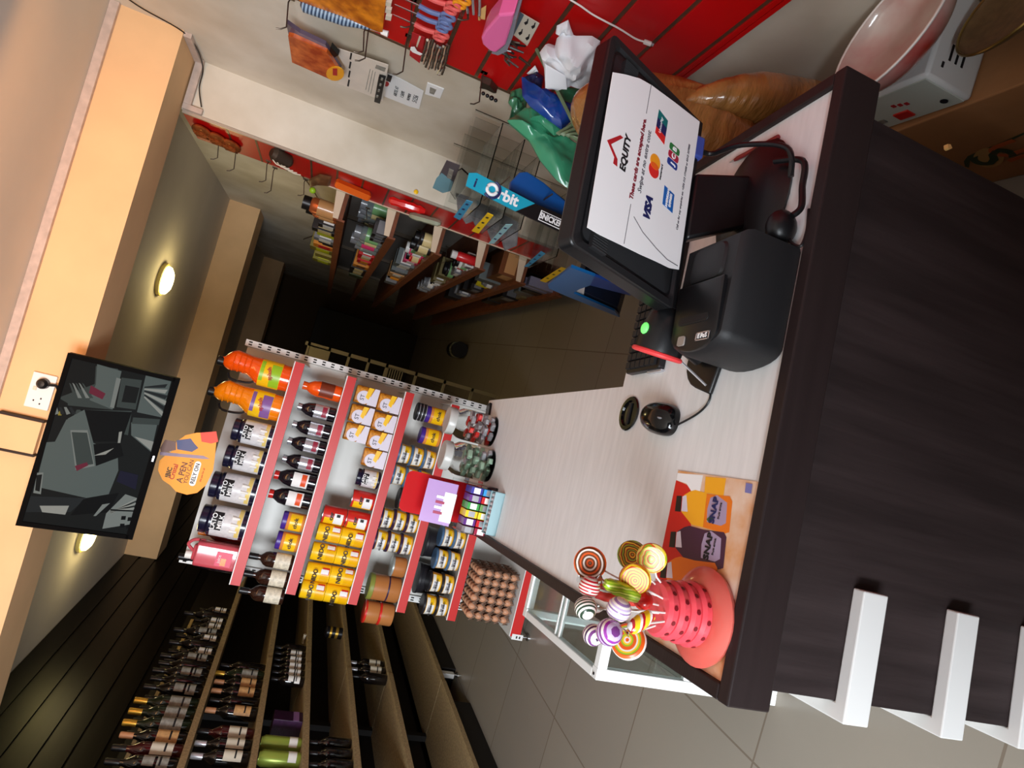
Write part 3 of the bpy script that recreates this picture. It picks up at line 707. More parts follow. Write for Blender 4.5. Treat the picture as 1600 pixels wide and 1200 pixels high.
# centre from the picture corners on the tilted plane
nrm = tv_x.cross(dnv)
cs = [on(x, y, (0, 2.905, 2.21), nrm) for x, y in ((105, 552), (278, 590), (212, 842), (25, 822))]
TVc = sum(cs, Vector())/4; TW = ((cs[0]-cs[3]).length+(cs[1]-cs[2]).length)/2; THt = ((cs[0]-cs[1]).length+(cs[3]-cs[2]).length)/2
tm = frame(TVc, tv_x, -dnv)
tv = thing('television', 'flat television showing grey camera views, hung tilted from the beam', 'television', mtx=tm)
W2, H2 = TW/2, THt/2
m_tvb = mat('tv_black', (6, 5, 5), .6, ior=1.1)
MB().box(-W2, W2, -H2, H2, -.05, -.004).build('casing', m_tvb, tv, bevel=.004, smooth=False)
mb = MB(); bz = .018
mb.box(-W2, W2, H2-bz, H2, -.004, .006); mb.box(-W2, W2, -H2, -H2+bz*1.5, -.004, .006)
mb.box(-W2, -W2+bz, -H2+bz, H2-bz, -.004, .006); mb.box(W2-bz, W2, -H2+bz, H2-bz, -.004, .006)
mb.build('bezel', m_tvb, tv, smooth=False)
scr = [mat('screen_%d' % i, tuple(v*.35 for v in c), .5, emit=e*3.4, ior=1.1) for i, (c, e) in enumerate((((22, 26, 26), .35), ((128, 148, 146), .42), ((84, 100, 98), .4), ((176, 190, 186), .5), ((8, 9, 10), .2), ((150, 44, 74), .5), ((214, 222, 214), .55), ((44, 52, 56), .35), ((30, 30, 66), .35), ((210, 190, 60), .5)))]
sx0, sx1, sy0, sy1 = -W2+bz, W2-bz, -H2+bz*1.5, H2-bz
screen = MB().box(sx0, sx1, sy0, sy1, -.003, .0005).build('screen', scr[0], tv, smooth=False)
def sp(px, py):   # picture position of the shown image, as fraction of the screen
    p = on(px, py, TVc, nrm)-TVc; return (p.dot(tv_x), p.dot(-dnv))
pm = MB(); lay = [0]
def poly(k, pts):
    lay[0] += 1; pm.k = k; z = .0006+.00003*lay[0]; P = []
    for x, y in pts:
        a, b = sp(x, y); P.append((max(sx0, min(sx1, a)), max(sy0, min(sy1, b)), z))
    pm.add(P, [tuple(range(len(P)))])
poly(2, [(107, 566), (186, 572), (175, 640), (92, 632)])
poly(1, [(152, 568), (190, 580), (176, 640), (140, 625), (150, 600)])
poly(0, [(107, 566), (150, 568), (148, 600), (95, 620)])
for k in range(5): poly(3 if k % 2 else 2, [(108+k*5, 598), (111+k*5, 600), (122+k*6, 622), (116+k*6, 622)])
poly(5, [(142, 602), (165, 615), (160, 624), (139, 614)])
poly(3, [(182, 590), (189, 592), (178, 638), (172, 636)]); poly(2, [(190, 590), (222, 594), (212, 640), (182, 636)]); poly(0, [(196, 602), (218, 606), (212, 630), (190, 628)])
poly(1, [(228, 586), (268, 594), (252, 652), (214, 644)])
for k in range(6): poly(6 if k % 2 else 7, [(226, 604+k*3), (262, 600+k*9), (258, 606+k*9), (225, 606+k*3)])
poly(2, [(120, 640), (206, 642), (200, 680), (110, 660)]); poly(4, [(125, 640), (206, 644), (190, 690), (145, 690), (135, 650)])
poly(1, [(104, 655), (132, 640), (146, 692), (184, 708), (185, 735), (170, 772), (135, 778), (55, 760), (68, 690), (86, 690)])
poly(3, [(110, 672), (137, 672), (148, 728), (118, 734)])
poly(2, [(112, 675), (136, 676), (146, 725), (120, 729)])
poly(5, [(117, 728), (136, 722), (138, 727), (120, 736)])
poly(4, [(146, 694), (188, 692), (193, 712), (150, 728)]); poly(6, [(146, 712), (178, 700), (165, 710)]); poly(6, [(186, 675), (191, 674), (188, 692), (184, 692)])
poly(0, [(80, 620), (106, 630), (106, 655), (74, 660)]); poly(9, [(90, 646), (94, 641), (98, 645), (96, 649), (91, 649)])
for k in range(4): poly(7 if k % 2 else 3, [(84+k*8, 636), (88+k*8, 636), (92+k*9, 646), (86+k*9, 648)])
poly(1, [(205, 660), (246, 662), (236, 706), (205, 680)]); poly(6, [(210, 682), (240, 690), (236, 704)]); poly(2, [(208, 652), (250, 655), (248, 664), (206, 662)])
poly(7, [(48, 775), (135, 778), (110, 800), (40, 800)]); poly(6, [(62, 790), (108, 790), (102, 804), (66, 800)]); poly(3, [(55, 738), (68, 738), (64, 772), (52, 770)]); poly(0, [(56, 742), (66, 741), (62, 768), (55, 766)])
poly(8, [(188, 735), (216, 742), (212, 765), (182, 752)]); poly(4, [(130, 780), (186, 770), (170, 800), (110, 805)])
poly(3, [(196, 772), (214, 778), (208, 820), (160, 826), (166, 802)])
for k in range(6): poly(0 if k % 2 else 6, [(172, 800-k), (214, 778+k*4), (213, 780+k*4), (173, 803-k)])
for (a, b_) in ((190, 806), (200, 808), (188, 818), (198, 820)): poly(4, [(a, b_), (a+7, b_), (a+6, b_+6), (a-1, b_+6)])
poly(3, [(160, 788), (172, 786), (150, 806), (146, 806)])
pm.build('screen_picture', scr, screen, smooth=False)
MB().box(-.012, .012, -.003, .003, -.001, .003).build('maker_badge', m_foil, tv).location = (0, -H2+bz*.7, .004)
MB().box(-.10, .10, .172, .205, -.13, -.05).build('wall_mount', m_blackm, tv, smooth=False)
# wall socket with plug on the beam
def beamface(x, y): return aty(x, y, 3.016)
sc_ = [beamface(*p) for p in ((52, 582), (90, 590), (78, 640), (40, 632))]
c = sum(sc_, Vector())/4
so = thing('wall_socket', 'white double wall socket with black plug on the beam beside the television', 'socket', mtx=frame((c.x, 3.016, c.z), (1, 0, 0), (0, 0, 1)))
MB().box(-.073, .073, -.043, .043, 0, .012).build('socket_plate', m_wsteel, so, bevel=.003, smooth=False)
pl = MB(); pl.lathe([(.022, .012), (.021, .035), (.012, .045), (0, .046)], 18, c=(.034, -.005)); pl.tube([(.034, -.02, .03), (.038, -.05, .02), (.02, -.06, .01)], .006, 8); pl.build('plug', m_black, so)
MB().box(.0, .016, .015, .028, .012, .016).build('switch', m_lw, so, bevel=.001)
for dx, dy in ((-.045, .012), (-.055, -.012), (-.033, -.012)): MB().box(dx, dx+.007, dy, dy+.005, .012, .0128).build('pin_hole', m_ink, so, smooth=False)
# the two dark gaps of the access box beside it
c1 = [beamface(*p) for p in ((2, 645), (70, 655), (57, 708), (0, 700))]
bo = thing('beam_cover_box', 'cream box cover between two dark seams on the beam left of socket', 'cover box', (-.66, 3.016, 2.535), 0)
MB().box(-.067, .067, -.028, 0, -.075, .075).build('cover_front', m_beam, bo, smooth=False, bevel=.002)
for x in (-.077, .067): MB().box(x, x+.01, -.03, 0, -.08, .08).build('dark_seam', m_trunk, bo, smooth=False)

# ---------------- hanging card under the television ----------------
cy = 3.04
def hp(x, y, Y=3.0): p = aty(x, y, Y); return (p.x, p.z)
cc = aty(290, 725, 3.04)
card = thing('hanging_advert_card', 'orange pear-shaped advert card with pen slogan hanging under the television', 'advert card', mtx=frame(cc, (1, 0, 0), (0, 0, 1)))
def cl(x, y): p = aty(x, y, 3.04)-cc; return (p.x, p.z)
outl = [(330, 676), (338, 690), (336, 712), (333, 735), (322, 758), (308, 770), (292, 773), (275, 768), (266, 758), (254, 750), (247, 735), (249, 720), (258, 712), (268, 705), (276, 690), (290, 680), (308, 676)]
m_card = mat('orange_card', (250, 158, 40), .55)
MB().prism([cl(*p) for p in outl], -.0008, .0008).build('card_sheet', m_card, card, smooth=False)
mb = MB(); mb.prism([cl(*p) for p in ((313, 676), (338, 674), (341, 690), (330, 693), (315, 690))], .0008, .0014); mb.build('red_flag_print', mat('flag_red', (232, 66, 36), .5), card, smooth=False)
mb = MB(); mb.prism([cl(*p) for p in ((276, 688), (298, 685), (303, 692), (310, 700), (300, 706), (277, 702))], .0008, .0014); mb.build('blue_shirt_print', mat('shirt_blue', (76, 80, 120), .5), card, smooth=False)
mb = MB(); mb.prism([cl(*p) for p in ((258, 687), (275, 690), (275, 703), (252, 708), (250, 700))], .0008, .0014); mb.build('brown_figure_print', mat('figure_brown', (120, 84, 72), .5), card, smooth=False)
mb = MB(); mb.prism([cl(*p) for p in ((250, 706), (318, 712), (328, 717), (317, 717), (250, 711))], .0008, .0016); mb.build('pen_print', mat('pen_grey', (140, 116, 134), .4), card, smooth=False)
dirx = Vector(cl(268, 712))-Vector(cl(262, 762)); 
def ctext(s, px, py, size, m, **k):
    a, b = cl(px, py); return text('slogan_words', s, size, m, Matrix.Translation((a, b, .002)) @ Matrix.Rotation(math.radians(-1), 4, 'Z'), card, **k)
ctext('!BIC', 264, 738, .026, m_ink, bold=.0006); ctext('Cristal', 272, 737, .026, m_inkr, bold=.0004); ctext('A PEN', 285, 738, .034, mat('brown_print2', (90, 44, 20), .5), bold=.0005); ctext('YOU CAN', 295, 737, .024, mat('brown_print2', (90, 44, 20), .5))
a, b = cl(305, 740); MB().prism(rrect(a-.056, a+.056, b-.013, b+.013, .012), .0008, .0014).build('white_pill_print', m_paper, card, smooth=False)
ctext('RELY ON', 305, 740, .023, m_ink, bold=.0004); a, b = cl(316, 742)
ctext('the pen for all', 316, 742, .011, m_inkr)
tx, ty = cl(268, 706)
MB().tube([(tx, ty-.004, -.001), (tx, 2.393-cc.z, -.001)], .0008, 5).build('hanging_thread', m_paper, card)
# ---------------- things on the counter ----------------
def dthing(name, label, cat, u, wv, z=.892, rz=0., group=None):
    return thing(name, label, cat, DKW(u, wv, z), DA+rz, group)
WT = .892
# monitor seen from behind, with the taped card-payment notice
hx = Vector((.9741, .2264, 0)); dnm = Vector((-.0801, .3443, -.9354))
MC = Vector((.392, .878, 1.116))
mon = thing('monitor', 'black monitor seen from behind with a white card-payment notice', 'monitor', mtx=frame(MC, hx, -dnm))
MB().prism(rrect(-.173, .178, -.124, .119, .012), -.030, .0).build('screen_housing', m_black, mon, bevel=.004)
mb = MB()
rr = lambda a, z, r=.012: [(x, y, z) for x, y in rrect(-.173+a, .178-a, -.124+a, .119-a, max(.004, r))]
L = [rr(0, 0), rr(.0, .004), rr(.011, .004), rr(.016, -.001), rr(.026, .003), rr(.05, .012), rr(.075, .0145)]
n = len(L[0]); vs = [p for l in L for p in l]
fs = [(j*n+i, j*n+(i+1) % n, (j+1)*n+(i+1) % n, (j+1)*n+i) for j in range(len(L)-1) for i in range(n)]+[tuple((len(L)-1)*n+i for i in range(n))]
mb.add(vs, fs).build('rear_cover', m_blackm, mon)
for sx in (-1, 1):
    v = MB()
    for k in range(13): v.box(sx*.135-.018+k*.003, sx*.135-.0168+k*.003, .070, .098, .0095, .0125)
mb = MB()
for sx in (-.146, .126):
    prof = [(sx-.02, .004)]+[(sx-.02+.002*k, .0105+(.0015 if k % 2 else 0)) for k in range(22)]+[(sx+.022, .004)]
    MB().prism(prof, .058, .088, 'y').build('vent_ribs', m_blackm, mon, smooth=False)
MB().box(-.172, .177, -.1235, -.115, .004, .0055).build('lower_lip', m_black, mon, smooth=False)
# notice
zz = .0158
pap = [(-.148, .107), (.103, .114), (.118, .088), (.133, .058), (.141, .03), (.151, -.03), (.161, -.101), (-.114, -.103), (-.122, -.08), (-.127, -.045), (-.133, -.01), (-.140, .04), (-.146, .08)]
pa = MB().prism(pap, zz-.0010, zz).build('payment_notice', m_paper, mon, smooth=False, label='white A4 notice listing the accepted cards')
def pt(s, x, y, size, m, rot=0., **k):
    return text('printed_words', s, size, m, Matrix.Translation((x, y, zz+.0003)) @ Matrix.Rotation(rot, 4, 'Z'), pa, **k)
def pp_(name, pts, m, dz=.0004): return MB().prism(pts, zz, zz+dz).build(name, m, pa, smooth=False)
rt = .0
pp_('red_roof_mark', [(-.020, .074), (-.006, .092), (.019, .070), (.019, .077), (-.005, .101), (-.021, .081), (-.031, .081), (-.031, .072)], m_inkr)
pt('EQUITY', -.001, .060, .017, m_ink, bold=.0006)
pt('These cards are accepted here.', .008, .032, .0112, mat('maroon_words', (128, 34, 48), .6), bold=.0003, sx=.99)
pt('Swipe at no extra cost.', .012, .017, .0118, mat('grey_print', (90, 86, 92), .6), shear=.2)
pp_('grey_rule', [(-.135, .0302), (-.070, .0302), (-.070, .0312), (-.135, .0312)], mat('grey_print', (90, 86, 92), .6)); pp_('grey_rule', [(.088, .0302), (.140, .0302), (.140, .0312), (.088, .0312)], mat('grey_print', (90, 86, 92), .6))
m_vb = mat('navy_print', (28, 34, 88), .5); m_ab = mat('card_blue', (26, 98, 176), .5)
pt('VISA', -.056, -.008, .020, m_vb, bold=.0011, shear=.25)
mcx, mcy = .017, -.007
MB().lathe([(0, .0003), (.0125, .0003), (.0125, .0), (0, 0)], 26, c=(0, 0)).build('red_disc_mark', mat('card_red', (220, 40, 36), .5), pa).location = (mcx-.007, mcy, zz)
MB().lathe([(0, .0005), (.0125, .0005), (.0125, .0), (0, 0)], 26, c=(0, 0)).build('amber_disc_mark', mat('card_amber', (246, 158, 30), .5), pa).location = (mcx+.008, mcy, zz)
pp_('overlap_mark', [(mcx+.0005+.0052*math.cos(a), mcy+.0100*math.sin(a)) for a in [2*PI*i/14 for i in range(14)]], mat('card_orange', (236, 96, 24), .5), .0007)
pt('mastercard', .017, -.024, .006, m_ink)
ux, uy = .089, -.009
pp_('red_bank_mark', [(ux-.024, uy-.012), (ux-.009, uy-.012), (ux-.005, uy+.013), (ux-.018, uy+.013)], mat('card_red', (220, 40, 36), .5))
pp_('blue_bank_mark', [(ux-.010, uy-.012), (ux+.006, uy-.012), (ux+.010, uy+.013), (ux-.006, uy+.013)], m_vb, .0005)
pp_('green_bank_mark', [(ux+.005, uy-.012), (ux+.020, uy-.012), (ux+.025, uy+.013), (ux+.009, uy+.013)], mat('card_teal', (10, 110, 110), .5))
pt('UnionPay', ux+.002, uy+.003, .0075, m_paper, shear=.1)
pp_('blue_square_mark', [(-.033, -.066), (-.001, -.064), (.001, -.037), (-.031, -.039)], m_ab)
text('printed_words', 'AMERICAN', .0062, m_paper, Matrix.Translation((-.016, -.048, zz+.0008)), pa, bold=.0002); text('printed_words', 'EXPRESS', .0062, m_paper, Matrix.Translation((-.016, -.056, zz+.0008)), pa, bold=.0002)
for k, (cn, cc_, ch) in enumerate((('jcb_blue', (36, 60, 140), 'J'), ('jcb_red', (176, 30, 60), 'C'), ('jcb_green', (44, 120, 60), 'B'))):
    x = .040+k*.0135
    pp_('letter_block_mark', rrect(x, x+.0122, -.061, -.034, .004, 4), mat(cn, cc_, .5)); text('printed_words', ch, .013, m_paper, Matrix.Translation((x+.006, -.048, zz+.0008)), pa, bold=.0004)
pt('Call us for any enquiries on: +256 312 171600 or 0312 327000', .025, -.083, .0062, mat('grey_print', (90, 86, 92), .6), shear=.15)
pts = [(-.128+.0005*k*0, 0) for k in range(1)]
MB().tube([(-.085, .020, zz), (-.098, -.005, zz), (-.107, -.04, zz), (-.112, -.07, zz), (-.110, -.098, zz)], .0007, 5).build('grey_swoosh', mat('grey_print', (90, 86, 92), .6), pa)
# stand
bu, bw = .757, .165
st = MB()
st.lathe([(.0, 0), (.10, 0), (.104, .006), (.095, .012), (.05, .020), (0, .024)], 30, sx=1.1, sy=.85)
sb = st.build('stand_base', m_black, mon)
ml = mon.matrix_world.copy(); bpy.context.view_layer.update()
sb.matrix_local = frame(MC, hx, -dnm).inverted() @ Matrix.Translation(DKW(bu, bw, WT)) @ Matrix.Rotation(DA, 4, 'Z')
nk = MB(); a0 = DKW(bu, bw+.01, WT+.015); a1 = MC+hx*.01-(-dnm)*.128+frame(MC, hx, -dnm).col[2].to_3d()*.002
nk.add([tuple(a0+hx*sx*.05+Vector((0, dy, 0))) for sx in (-1, 1) for dy in (-.018, .012)]+[tuple(a1+hx*sx*.062+Vector((0, dy-.012, dz))) for sx in (-1, 1) for dy, dz in ((-.006, .012), (.022, .0))],
       [(0, 1, 3, 2), (4, 6, 7, 5), (0, 4, 5, 1), (2, 3, 7, 6), (0, 2, 6, 4), (1, 5, 7, 3)])
no = nk.build('stand_neck', m_black, mon, bevel=.006); no.matrix_local = frame(MC, hx, -dnm).inverted()
def incable(name, pts, r, m, label, cat, n=8):
    t = thing(name, label, cat, pts[0]); MB().tube([Vector(p)-Vector(pts[0]) for p in spline(pts, 8)], r, n).build('cable_sheath', m, t); return t
zc_ = WT+.004
# video lead with blue plug
P = [MC+hx*.125-(-dnm)*.118+Vector((0, -.004, 0)), MC+hx*.132-(-dnm)*.150+Vector((0, -.012, -.004)), DKW(.83, .14, .955), DKW(.80, .06, .93), DKW(.755, .055, zc_+.02)]
t = incable('video_cable', P, .0045, m_black, 'black video lead with blue plug hanging from the monitor', 'cable')
bp = MB().box(-.02, .02, -.008, .008, -.012, .022).build('video_plug', mat('video_blue', (58, 74, 150), .4), t, bevel=.003); bp.matrix_local = Matrix.Rotation(math.atan2(hx.y, hx.x), 4, 'Z')
t = incable('power_cable', [dv for dv in (DKW(.80, .10, zc_+.02), DKW(.78, .045, zc_+.012), DKW(.735, .038, zc_+.01), DKW(.70, .030, zc_+.012), DKW(.685, .035, zc_+.02))], .005, m_black, 'thick black power lead curling in front of the stand base', 'cable')
t = incable('usb_cable', [DKW(.69, .05, zc_+.006), DKW(.655, .045, zc_+.01), DKW(.64, .026, zc_+.004), DKW(.665, .023, zc_), DKW(.70, .027, zc_)], .0025, m_black, 'thin black lead looping beside the receipt printer', 'cable')
t = thing('power_adapter', 'black round power adapter lying between monitor stand and receipt printer', 'adapter', DKW(.672, .055, WT), DA)
MB().ball((0, 0, .024), .024, 18, 11, sx=1.15, sy=.85, sz=1).build('adapter_body', m_black, t)
t = thing('red_pen', 'dark red pen lying along the right counter edge beside the stand', 'pen', DKW(.868, .19, WT+.0045), DA+PI/2-.05)
MB().tube([(-.06, 0, 0), (.045, 0, 0), (.06, 0, 0)], [.004, .004, .0015], 8).build('pen_barrel', mat('pen_red', (120, 20, 28), .3), t)
MB().tube([(.052, 0, 0), (.066, 0, 0)], [.003, .001], 8).build('pen_tip', m_foil, t)
t = thing('receipt_slip', 'small printed receipt slip showing between the stand and the printer', 'paper slip', DKW(.66, .20, WT), DA+.2)
MB().box(-.03, .03, -.05, .05, 0, .001).build('slip_sheet', mat('slip_paper', (200, 190, 184), .7, noise=(120, .25)), t, smooth=False)

# receipt printer
pr = dthing('receipt_printer', 'black receipt printer with paper slot beside the monitor', 'receipt printer', .455, .028)
def rpl(o=0, z=0, x1=.183): return [(x, y, z) for x, y in ([(x1-o, o), (x1-o, .140-o)]+[(.03+o*0+(.0-.03+o)*math.sin(math.radians(a)), .070+(.070-o)*math.cos(math.radians(a))) for a in range(0, 181, 15)])]
def loft(mb, L, cap=True):
    n = len(L[0]); vs = [p for l in L for p in l]
    fs = [(j*n+i, j*n+(i+1) % n, (j+1)*n+(i+1) % n, (j+1)*n+i) for j in range(len(L)-1) for i in range(n)]
    if cap: fs += [tuple(range(n))[::-1], tuple((len(L)-1)*n+i for i in range(n))]
    return mb.add(vs, fs)
loft(MB(), [rpl(.004, 0), rpl(0, .006), rpl(0, .088), rpl(.003, .098), rpl(.008, .104)]).build('printer_body', m_blackm, pr)
def lid(o, z): return [(x, y, z+((x-.05)*.06)) for x, y in ([(.110-o, .014+o), (.110-o, .126-o)]+[(.032+(.0-.028+o)*math.sin(math.radians(a)), .070+(.056-o)*math.cos(math.radians(a))) for a in range(0, 181, 15)])]
loft(MB(), [lid(0, .1035), lid(0, .1085), lid(.004, .111)]).build('top_cover', m_black, pr)
def hump(o, z): return [(x, y, z) for x, y in rrect(.112+o, .172-o, .030+o, .112-o, .014-o*.4)]
loft(MB(), [hump(0, .103), hump(.003, .108), hump(.01, .110)]).build('paper_lid', m_blackm, pr)
so_ = MB().prism(rrect(.045, .058, .034, .108, .006), .1108, .1122).build('slot_rim', m_blackm, pr)
MB().prism(rrect(.048, .055, .038, .104, .0034), .1120, .1126).build('paper_slot', m_ink, so_)
MB().prism(rrect(.013, .028, .084, .101, .003), .1085, .1115).build('feed_button', mat('button_grey', (150, 140, 134), .4), pr)
lo = MB().box(.016, .0175, .024, .056, .1105, .1112).box(.027, .0285, .024, .056, .1105, .1112).box(.016, .0285, .054, .056, .1105, .1112).box(.016, .0285, .024, .026, .1105, .1112).build('logo_frame', m_foil, pr, smooth=False)
text('logo_words', 'E PoS', .0095, m_paper, frame((.0225, .040, .1114), (0, -1, 0), (1, 0, 0)), pr, bold=.0004)

# barcode scanner behind the printer
def onw(x, y, wv):
    P = DKW(0, wv); return on(x, y, P, (DWv.x, DWv.y, 0))
s0 = onw(996, 542, .215); s1 = onw(1057, 567, .215)
def d2(p): q = p.to_2d()-O2; return Vector((q.dot(DU), q.dot(DWv), p.z))
s0d, s1d = d2(s0), d2(s1)
sc = dthing('barcode_scanner', 'black desktop barcode scanner with red stripe and green light', 'scanner', s1d.x+.01, .215, rz=math.radians(-14))
hz = s0d.z-WT; lz = s1d.z-WT
def sr(o, x): return [(x+(.0), (.040-o)*math.cos(a), (hz+lz)/2+(hz-lz)/2*(1-o*18)*math.sin(a)) for a in [2*PI*i/22 for i in range(22)]]
hd = MB(); loft(hd, [sr(.0, -.004), sr(-.001, .006), sr(.001, .03), sr(.006, .055), sr(.016, .072), sr(.03, .080)]); hd.build('scanner_head', m_black, sc)
rr_ = MB(); rr_.tube([(-.006, .040*math.cos(a), (hz+lz)/2+(hz-lz)/2*math.sin(a)) for a in [2*PI*i/28 for i in range(29)]], .0042, 8); rr_.build('red_stripe', mat('scanner_red', (216, 60, 62), .4, emit=.15), sc)
MB().ball((.028, -.004, hz+.0), .010, 14, 8, sz=.5).build('green_light', mat('green_light', (110, 230, 110), .4, emit=.8), sc)
ft = MB(); ft.tube(spline([(.03, 0, lz+.01), (.015, -.01, lz-.015), (-.0, -.03, .02), (-.01, -.055, .012)]), [.022, .021, .020, .019, .018, .018, .018, .018, .018, .018, .018, .018, .018, .018, .018, .018, .018, .018, .018, .018, .018, .018, .018, .018, .018][:25], 12)
MB().prism(arc(.01, -.01, .05, 0, 180, 10)+[(-.042, -.055), (.02, -.055)], 0, .009).build('scanner_foot', m_black, sc, bevel=.003)
MB().tube(spline([(.035, 0, lz+.02), (.022, -.003, lz*.6), (.015, -.006, .012)]), [.020]*17, 12).build('scanner_neck', m_black, sc)
MB().tube(spline([(-.004, 0, lz*.9), (-.016, -.02, .03), (-.030, -.045, .012)]), .0022, 6).build('silver_edge', m_foil, sc)

# keyboard
kb = dthing('keyboard', 'black computer keyboard half hidden behind scanner and monitor', 'keyboard', .478, .335, rz=.03)
MB().prism(rrect(0, .30, 0, .125, .006), 0, .014).build('keyboard_case', m_black, kb, bevel=.002)
for r_ in range(6):
    y0 = .012+r_*.0185; prof = [(.006, .0135)]; x = .008
    while x < .29:
        w_ = .015 if not (r_ == 0 and .06 < x < .15) else .085
        prof += [(x, .0142), (x+.001, .0195), (x+w_-.001, .0195), (x+w_, .0142)]; x += w_+.0025
    prof.append((x, .0135))
    MB().prism(prof, y0, y0+.015, 'y').build('key_row', m_blackm, kb, smooth=False)
MB().box(-.004, .0, .0, .05, .0, .008).build('side_light_strip', m_foil, kb, smooth=False)

# mouse and lead
mu, mw = dk(1029, 653, .905)
ms = dthing('mouse', 'black computer mouse on the white worktop beside the cable hole', 'mouse', mu, mw, rz=-.12)
L = []
for z, k, dy in ((0, .96, 0), (.006, 1.0, 0), (.016, .97, 0), (.024, .84, .002), (.030, .62, .005), (.0335, .35, .008)):
    L.append([(.030*k*math.copysign(abs(math.cos(a))**.75, math.cos(a)), dy+(.052 if math.sin(a) > 0 else .050)*k*math.copysign(abs(math.sin(a))**(1 if math.sin(a) > 0 else .6), math.sin(a)), z*(1 if True else 1)) for a in [2*PI*i/32 for i in range(32)]])
loft(MB(), L).build('mouse_body', m_gloss, ms)
MB().ball((0, -.028, .027), .005, 10, 7, sx=.5, sy=1.2).build('scroll_wheel', mat('wheel_grey', (120, 120, 122), .4), ms)
a_ = dk(1056, 664); b_ = dk(1107, 600); c1_ = dk(1085, 645); c2_ = dk(1103, 625)
incable('mouse_cable', [DKW(*a_, WT+.006), DKW(*c1_, WT+.002), DKW(*c2_, WT+.002), DKW(*b_, WT+.003)], .0018, m_black, 'thin black lead running from the mouse to the scanner foot', 'cable')

# juice flyer
fl = dthing('juice_flyer', 'printed flyer of juice bottles lying at near left counter corner', 'flyer', .0225, .0225, WT)
def fp(x, y): a, b = dk(x, y, WT); return (min(.272, max(.0, a-.0225)), max(.0, min(.2, b-.0225)))
MB().box(0, .27, 0, .2, 0, .0015).build('flyer_sheet', mat('flyer_base', (226, 210, 196), .3, noise=(14, .25, (214, 150, 90))), fl, smooth=False)
lf = [0]
def fpoly(name, pts, m):
    lf[0] += 1; z = .0016+lf[0]*.00006; 
    return MB().add([(*fp(*p), z) for p in pts], [tuple(range(len(pts)))]).build(name, m, fl, smooth=False)
m_fr = mat('flyer_red', (206, 28, 22), .3); m_fo = mat('flyer_orange', (232, 120, 22), .3); m_fy = mat('flyer_yellow', (244, 172, 30), .3); m_fp = mat('flyer_purple', (66, 30, 58), .3); m_fl = mat('flyer_lilac', (168, 150, 180), .35)
fpoly('red_band_print', [(1054, 750), (1075, 758), (1086, 772), (1078, 800), (1090, 880), (1062, 920), (1030, 960), (1005, 985)], m_fr)
fpoly('pale_corner_print', [(1057, 739), (1100, 743), (1095, 768), (1084, 772), (1074, 756), (1055, 750)], m_paper)
fpoly('orange_print_patch', [(1104, 745), (1136, 748), (1132, 775), (1102, 770)], m_fy)
for (dx, dy, bm_, tm) in ((0, 0, m_fy, m_fo), (-9, 56, m_fp, m_fp), (-23, 104, m_fo, m_fo)):
    q = lambda pts: [(x+dx, y+dy) for x, y in pts]
    fpoly('bottle_picture', q([(1070, 774), (1080, 768), (1088, 766), (1110, 772), (1142, 776), (1146, 784), (1141, 832), (1134, 834), (1098, 824), (1082, 820), (1074, 810), (1066, 800)]), bm_)
    fpoly('bottle_picture_neck', q([(1068, 776), (1074, 774), (1076, 800), (1066, 799)]), m_lil)
    fpoly('bottle_picture_cap', q([(1059, 775), (1067, 775), (1065, 800), (1056, 799)]), m_cap)
    if dy < 90:
        if bm_ is m_fy: fpoly('bottle_picture_base', q([(1106, 772), (1142, 776), (1146, 784), (1141, 832), (1134, 834), (1100, 824)]), tm)
        fpoly('bottle_picture_label', q([(1112, 778), (1122, 774), (1138, 786), (1136, 818), (1128, 822), (1106, 816), (1107, 795)]), m_fl)
        a, b = fp(1118+dx, 798+dy); text('label_words', 'SNAP', .0165, m_vb if bm_ is m_fy else m_ink, Matrix.Translation((a, b, .003)), fl, bold=.0006)
        a, b = fp(1127+dx, 799+dy); text('label_words', 'fruit drink', .006, m_ink, Matrix.Translation((a, b, .003)), fl)
fpoly('leaf_print', [(1106, 812), (1112, 806), (1118, 812), (1110, 818)], mat('leaf_green', (60, 96, 50), .4))
fpoly('blue_corner_print', [(1168, 755), (1178, 757), (1176, 772), (1166, 770)], mat('flyer_blue', (120, 120, 180), .4))

# pink perforated lollipop holder
vu, vw = .091, .083
m_pink = mat('pink_plastic', (238, 84, 96), .3, coat=.3, sss=.25); m_pink2 = mat('salmon_plastic', (232, 108, 96), .28, coat=.4, trans=.15, sss=.2)
m_hole = mat('hole_dark_red', (120, 16, 26), .5)
lv = dthing('lollipop_stand', 'pink perforated plastic stand holding lollipops on the juice flyer', 'lollipop stand', vu, vw, WT+.0022)
MB().lathe([(.060, 0), (.067, .003), (.069, .009), (.060, .017), (.044, .021), (.0, .022)], 36).build('stand_dish', m_pink2, lv)
for k in range(4):
    z0 = .020+k*.0165; r1 = .045-k*.0022
    rg = MB().lathe([(r1-.006, z0), (r1-.001, z0+.002), (r1, z0+.0105), (r1-.004, z0+.0155), (r1-.009, z0+.0165), (r1-.014, z0+.0165)], 36); rg.k = 1
    for i in range(12):
        a = 2*PI*(i+.5*(k % 2))/12; c = Vector((r1-.0006, 0, z0+.007))
        vs = [(c.x+.0008, .0034*math.cos(q), c.z+.0034*math.sin(q)) for q in [2*PI*j/10 for j in range(10)]]
        rot = Matrix.Rotation(a, 3, 'Z'); rg.add([tuple(rot @ Vector(v)) for v in vs], [tuple(range(10))])
    rg.build('perforated_ring', [m_pink, m_hole], lv)
MB().lathe([(.030, .084), (.012, .086), (0, .086)], 24).build('stand_top', m_pink, lv)
def vpt(u, z, wv): return DKW(u, wv, z)
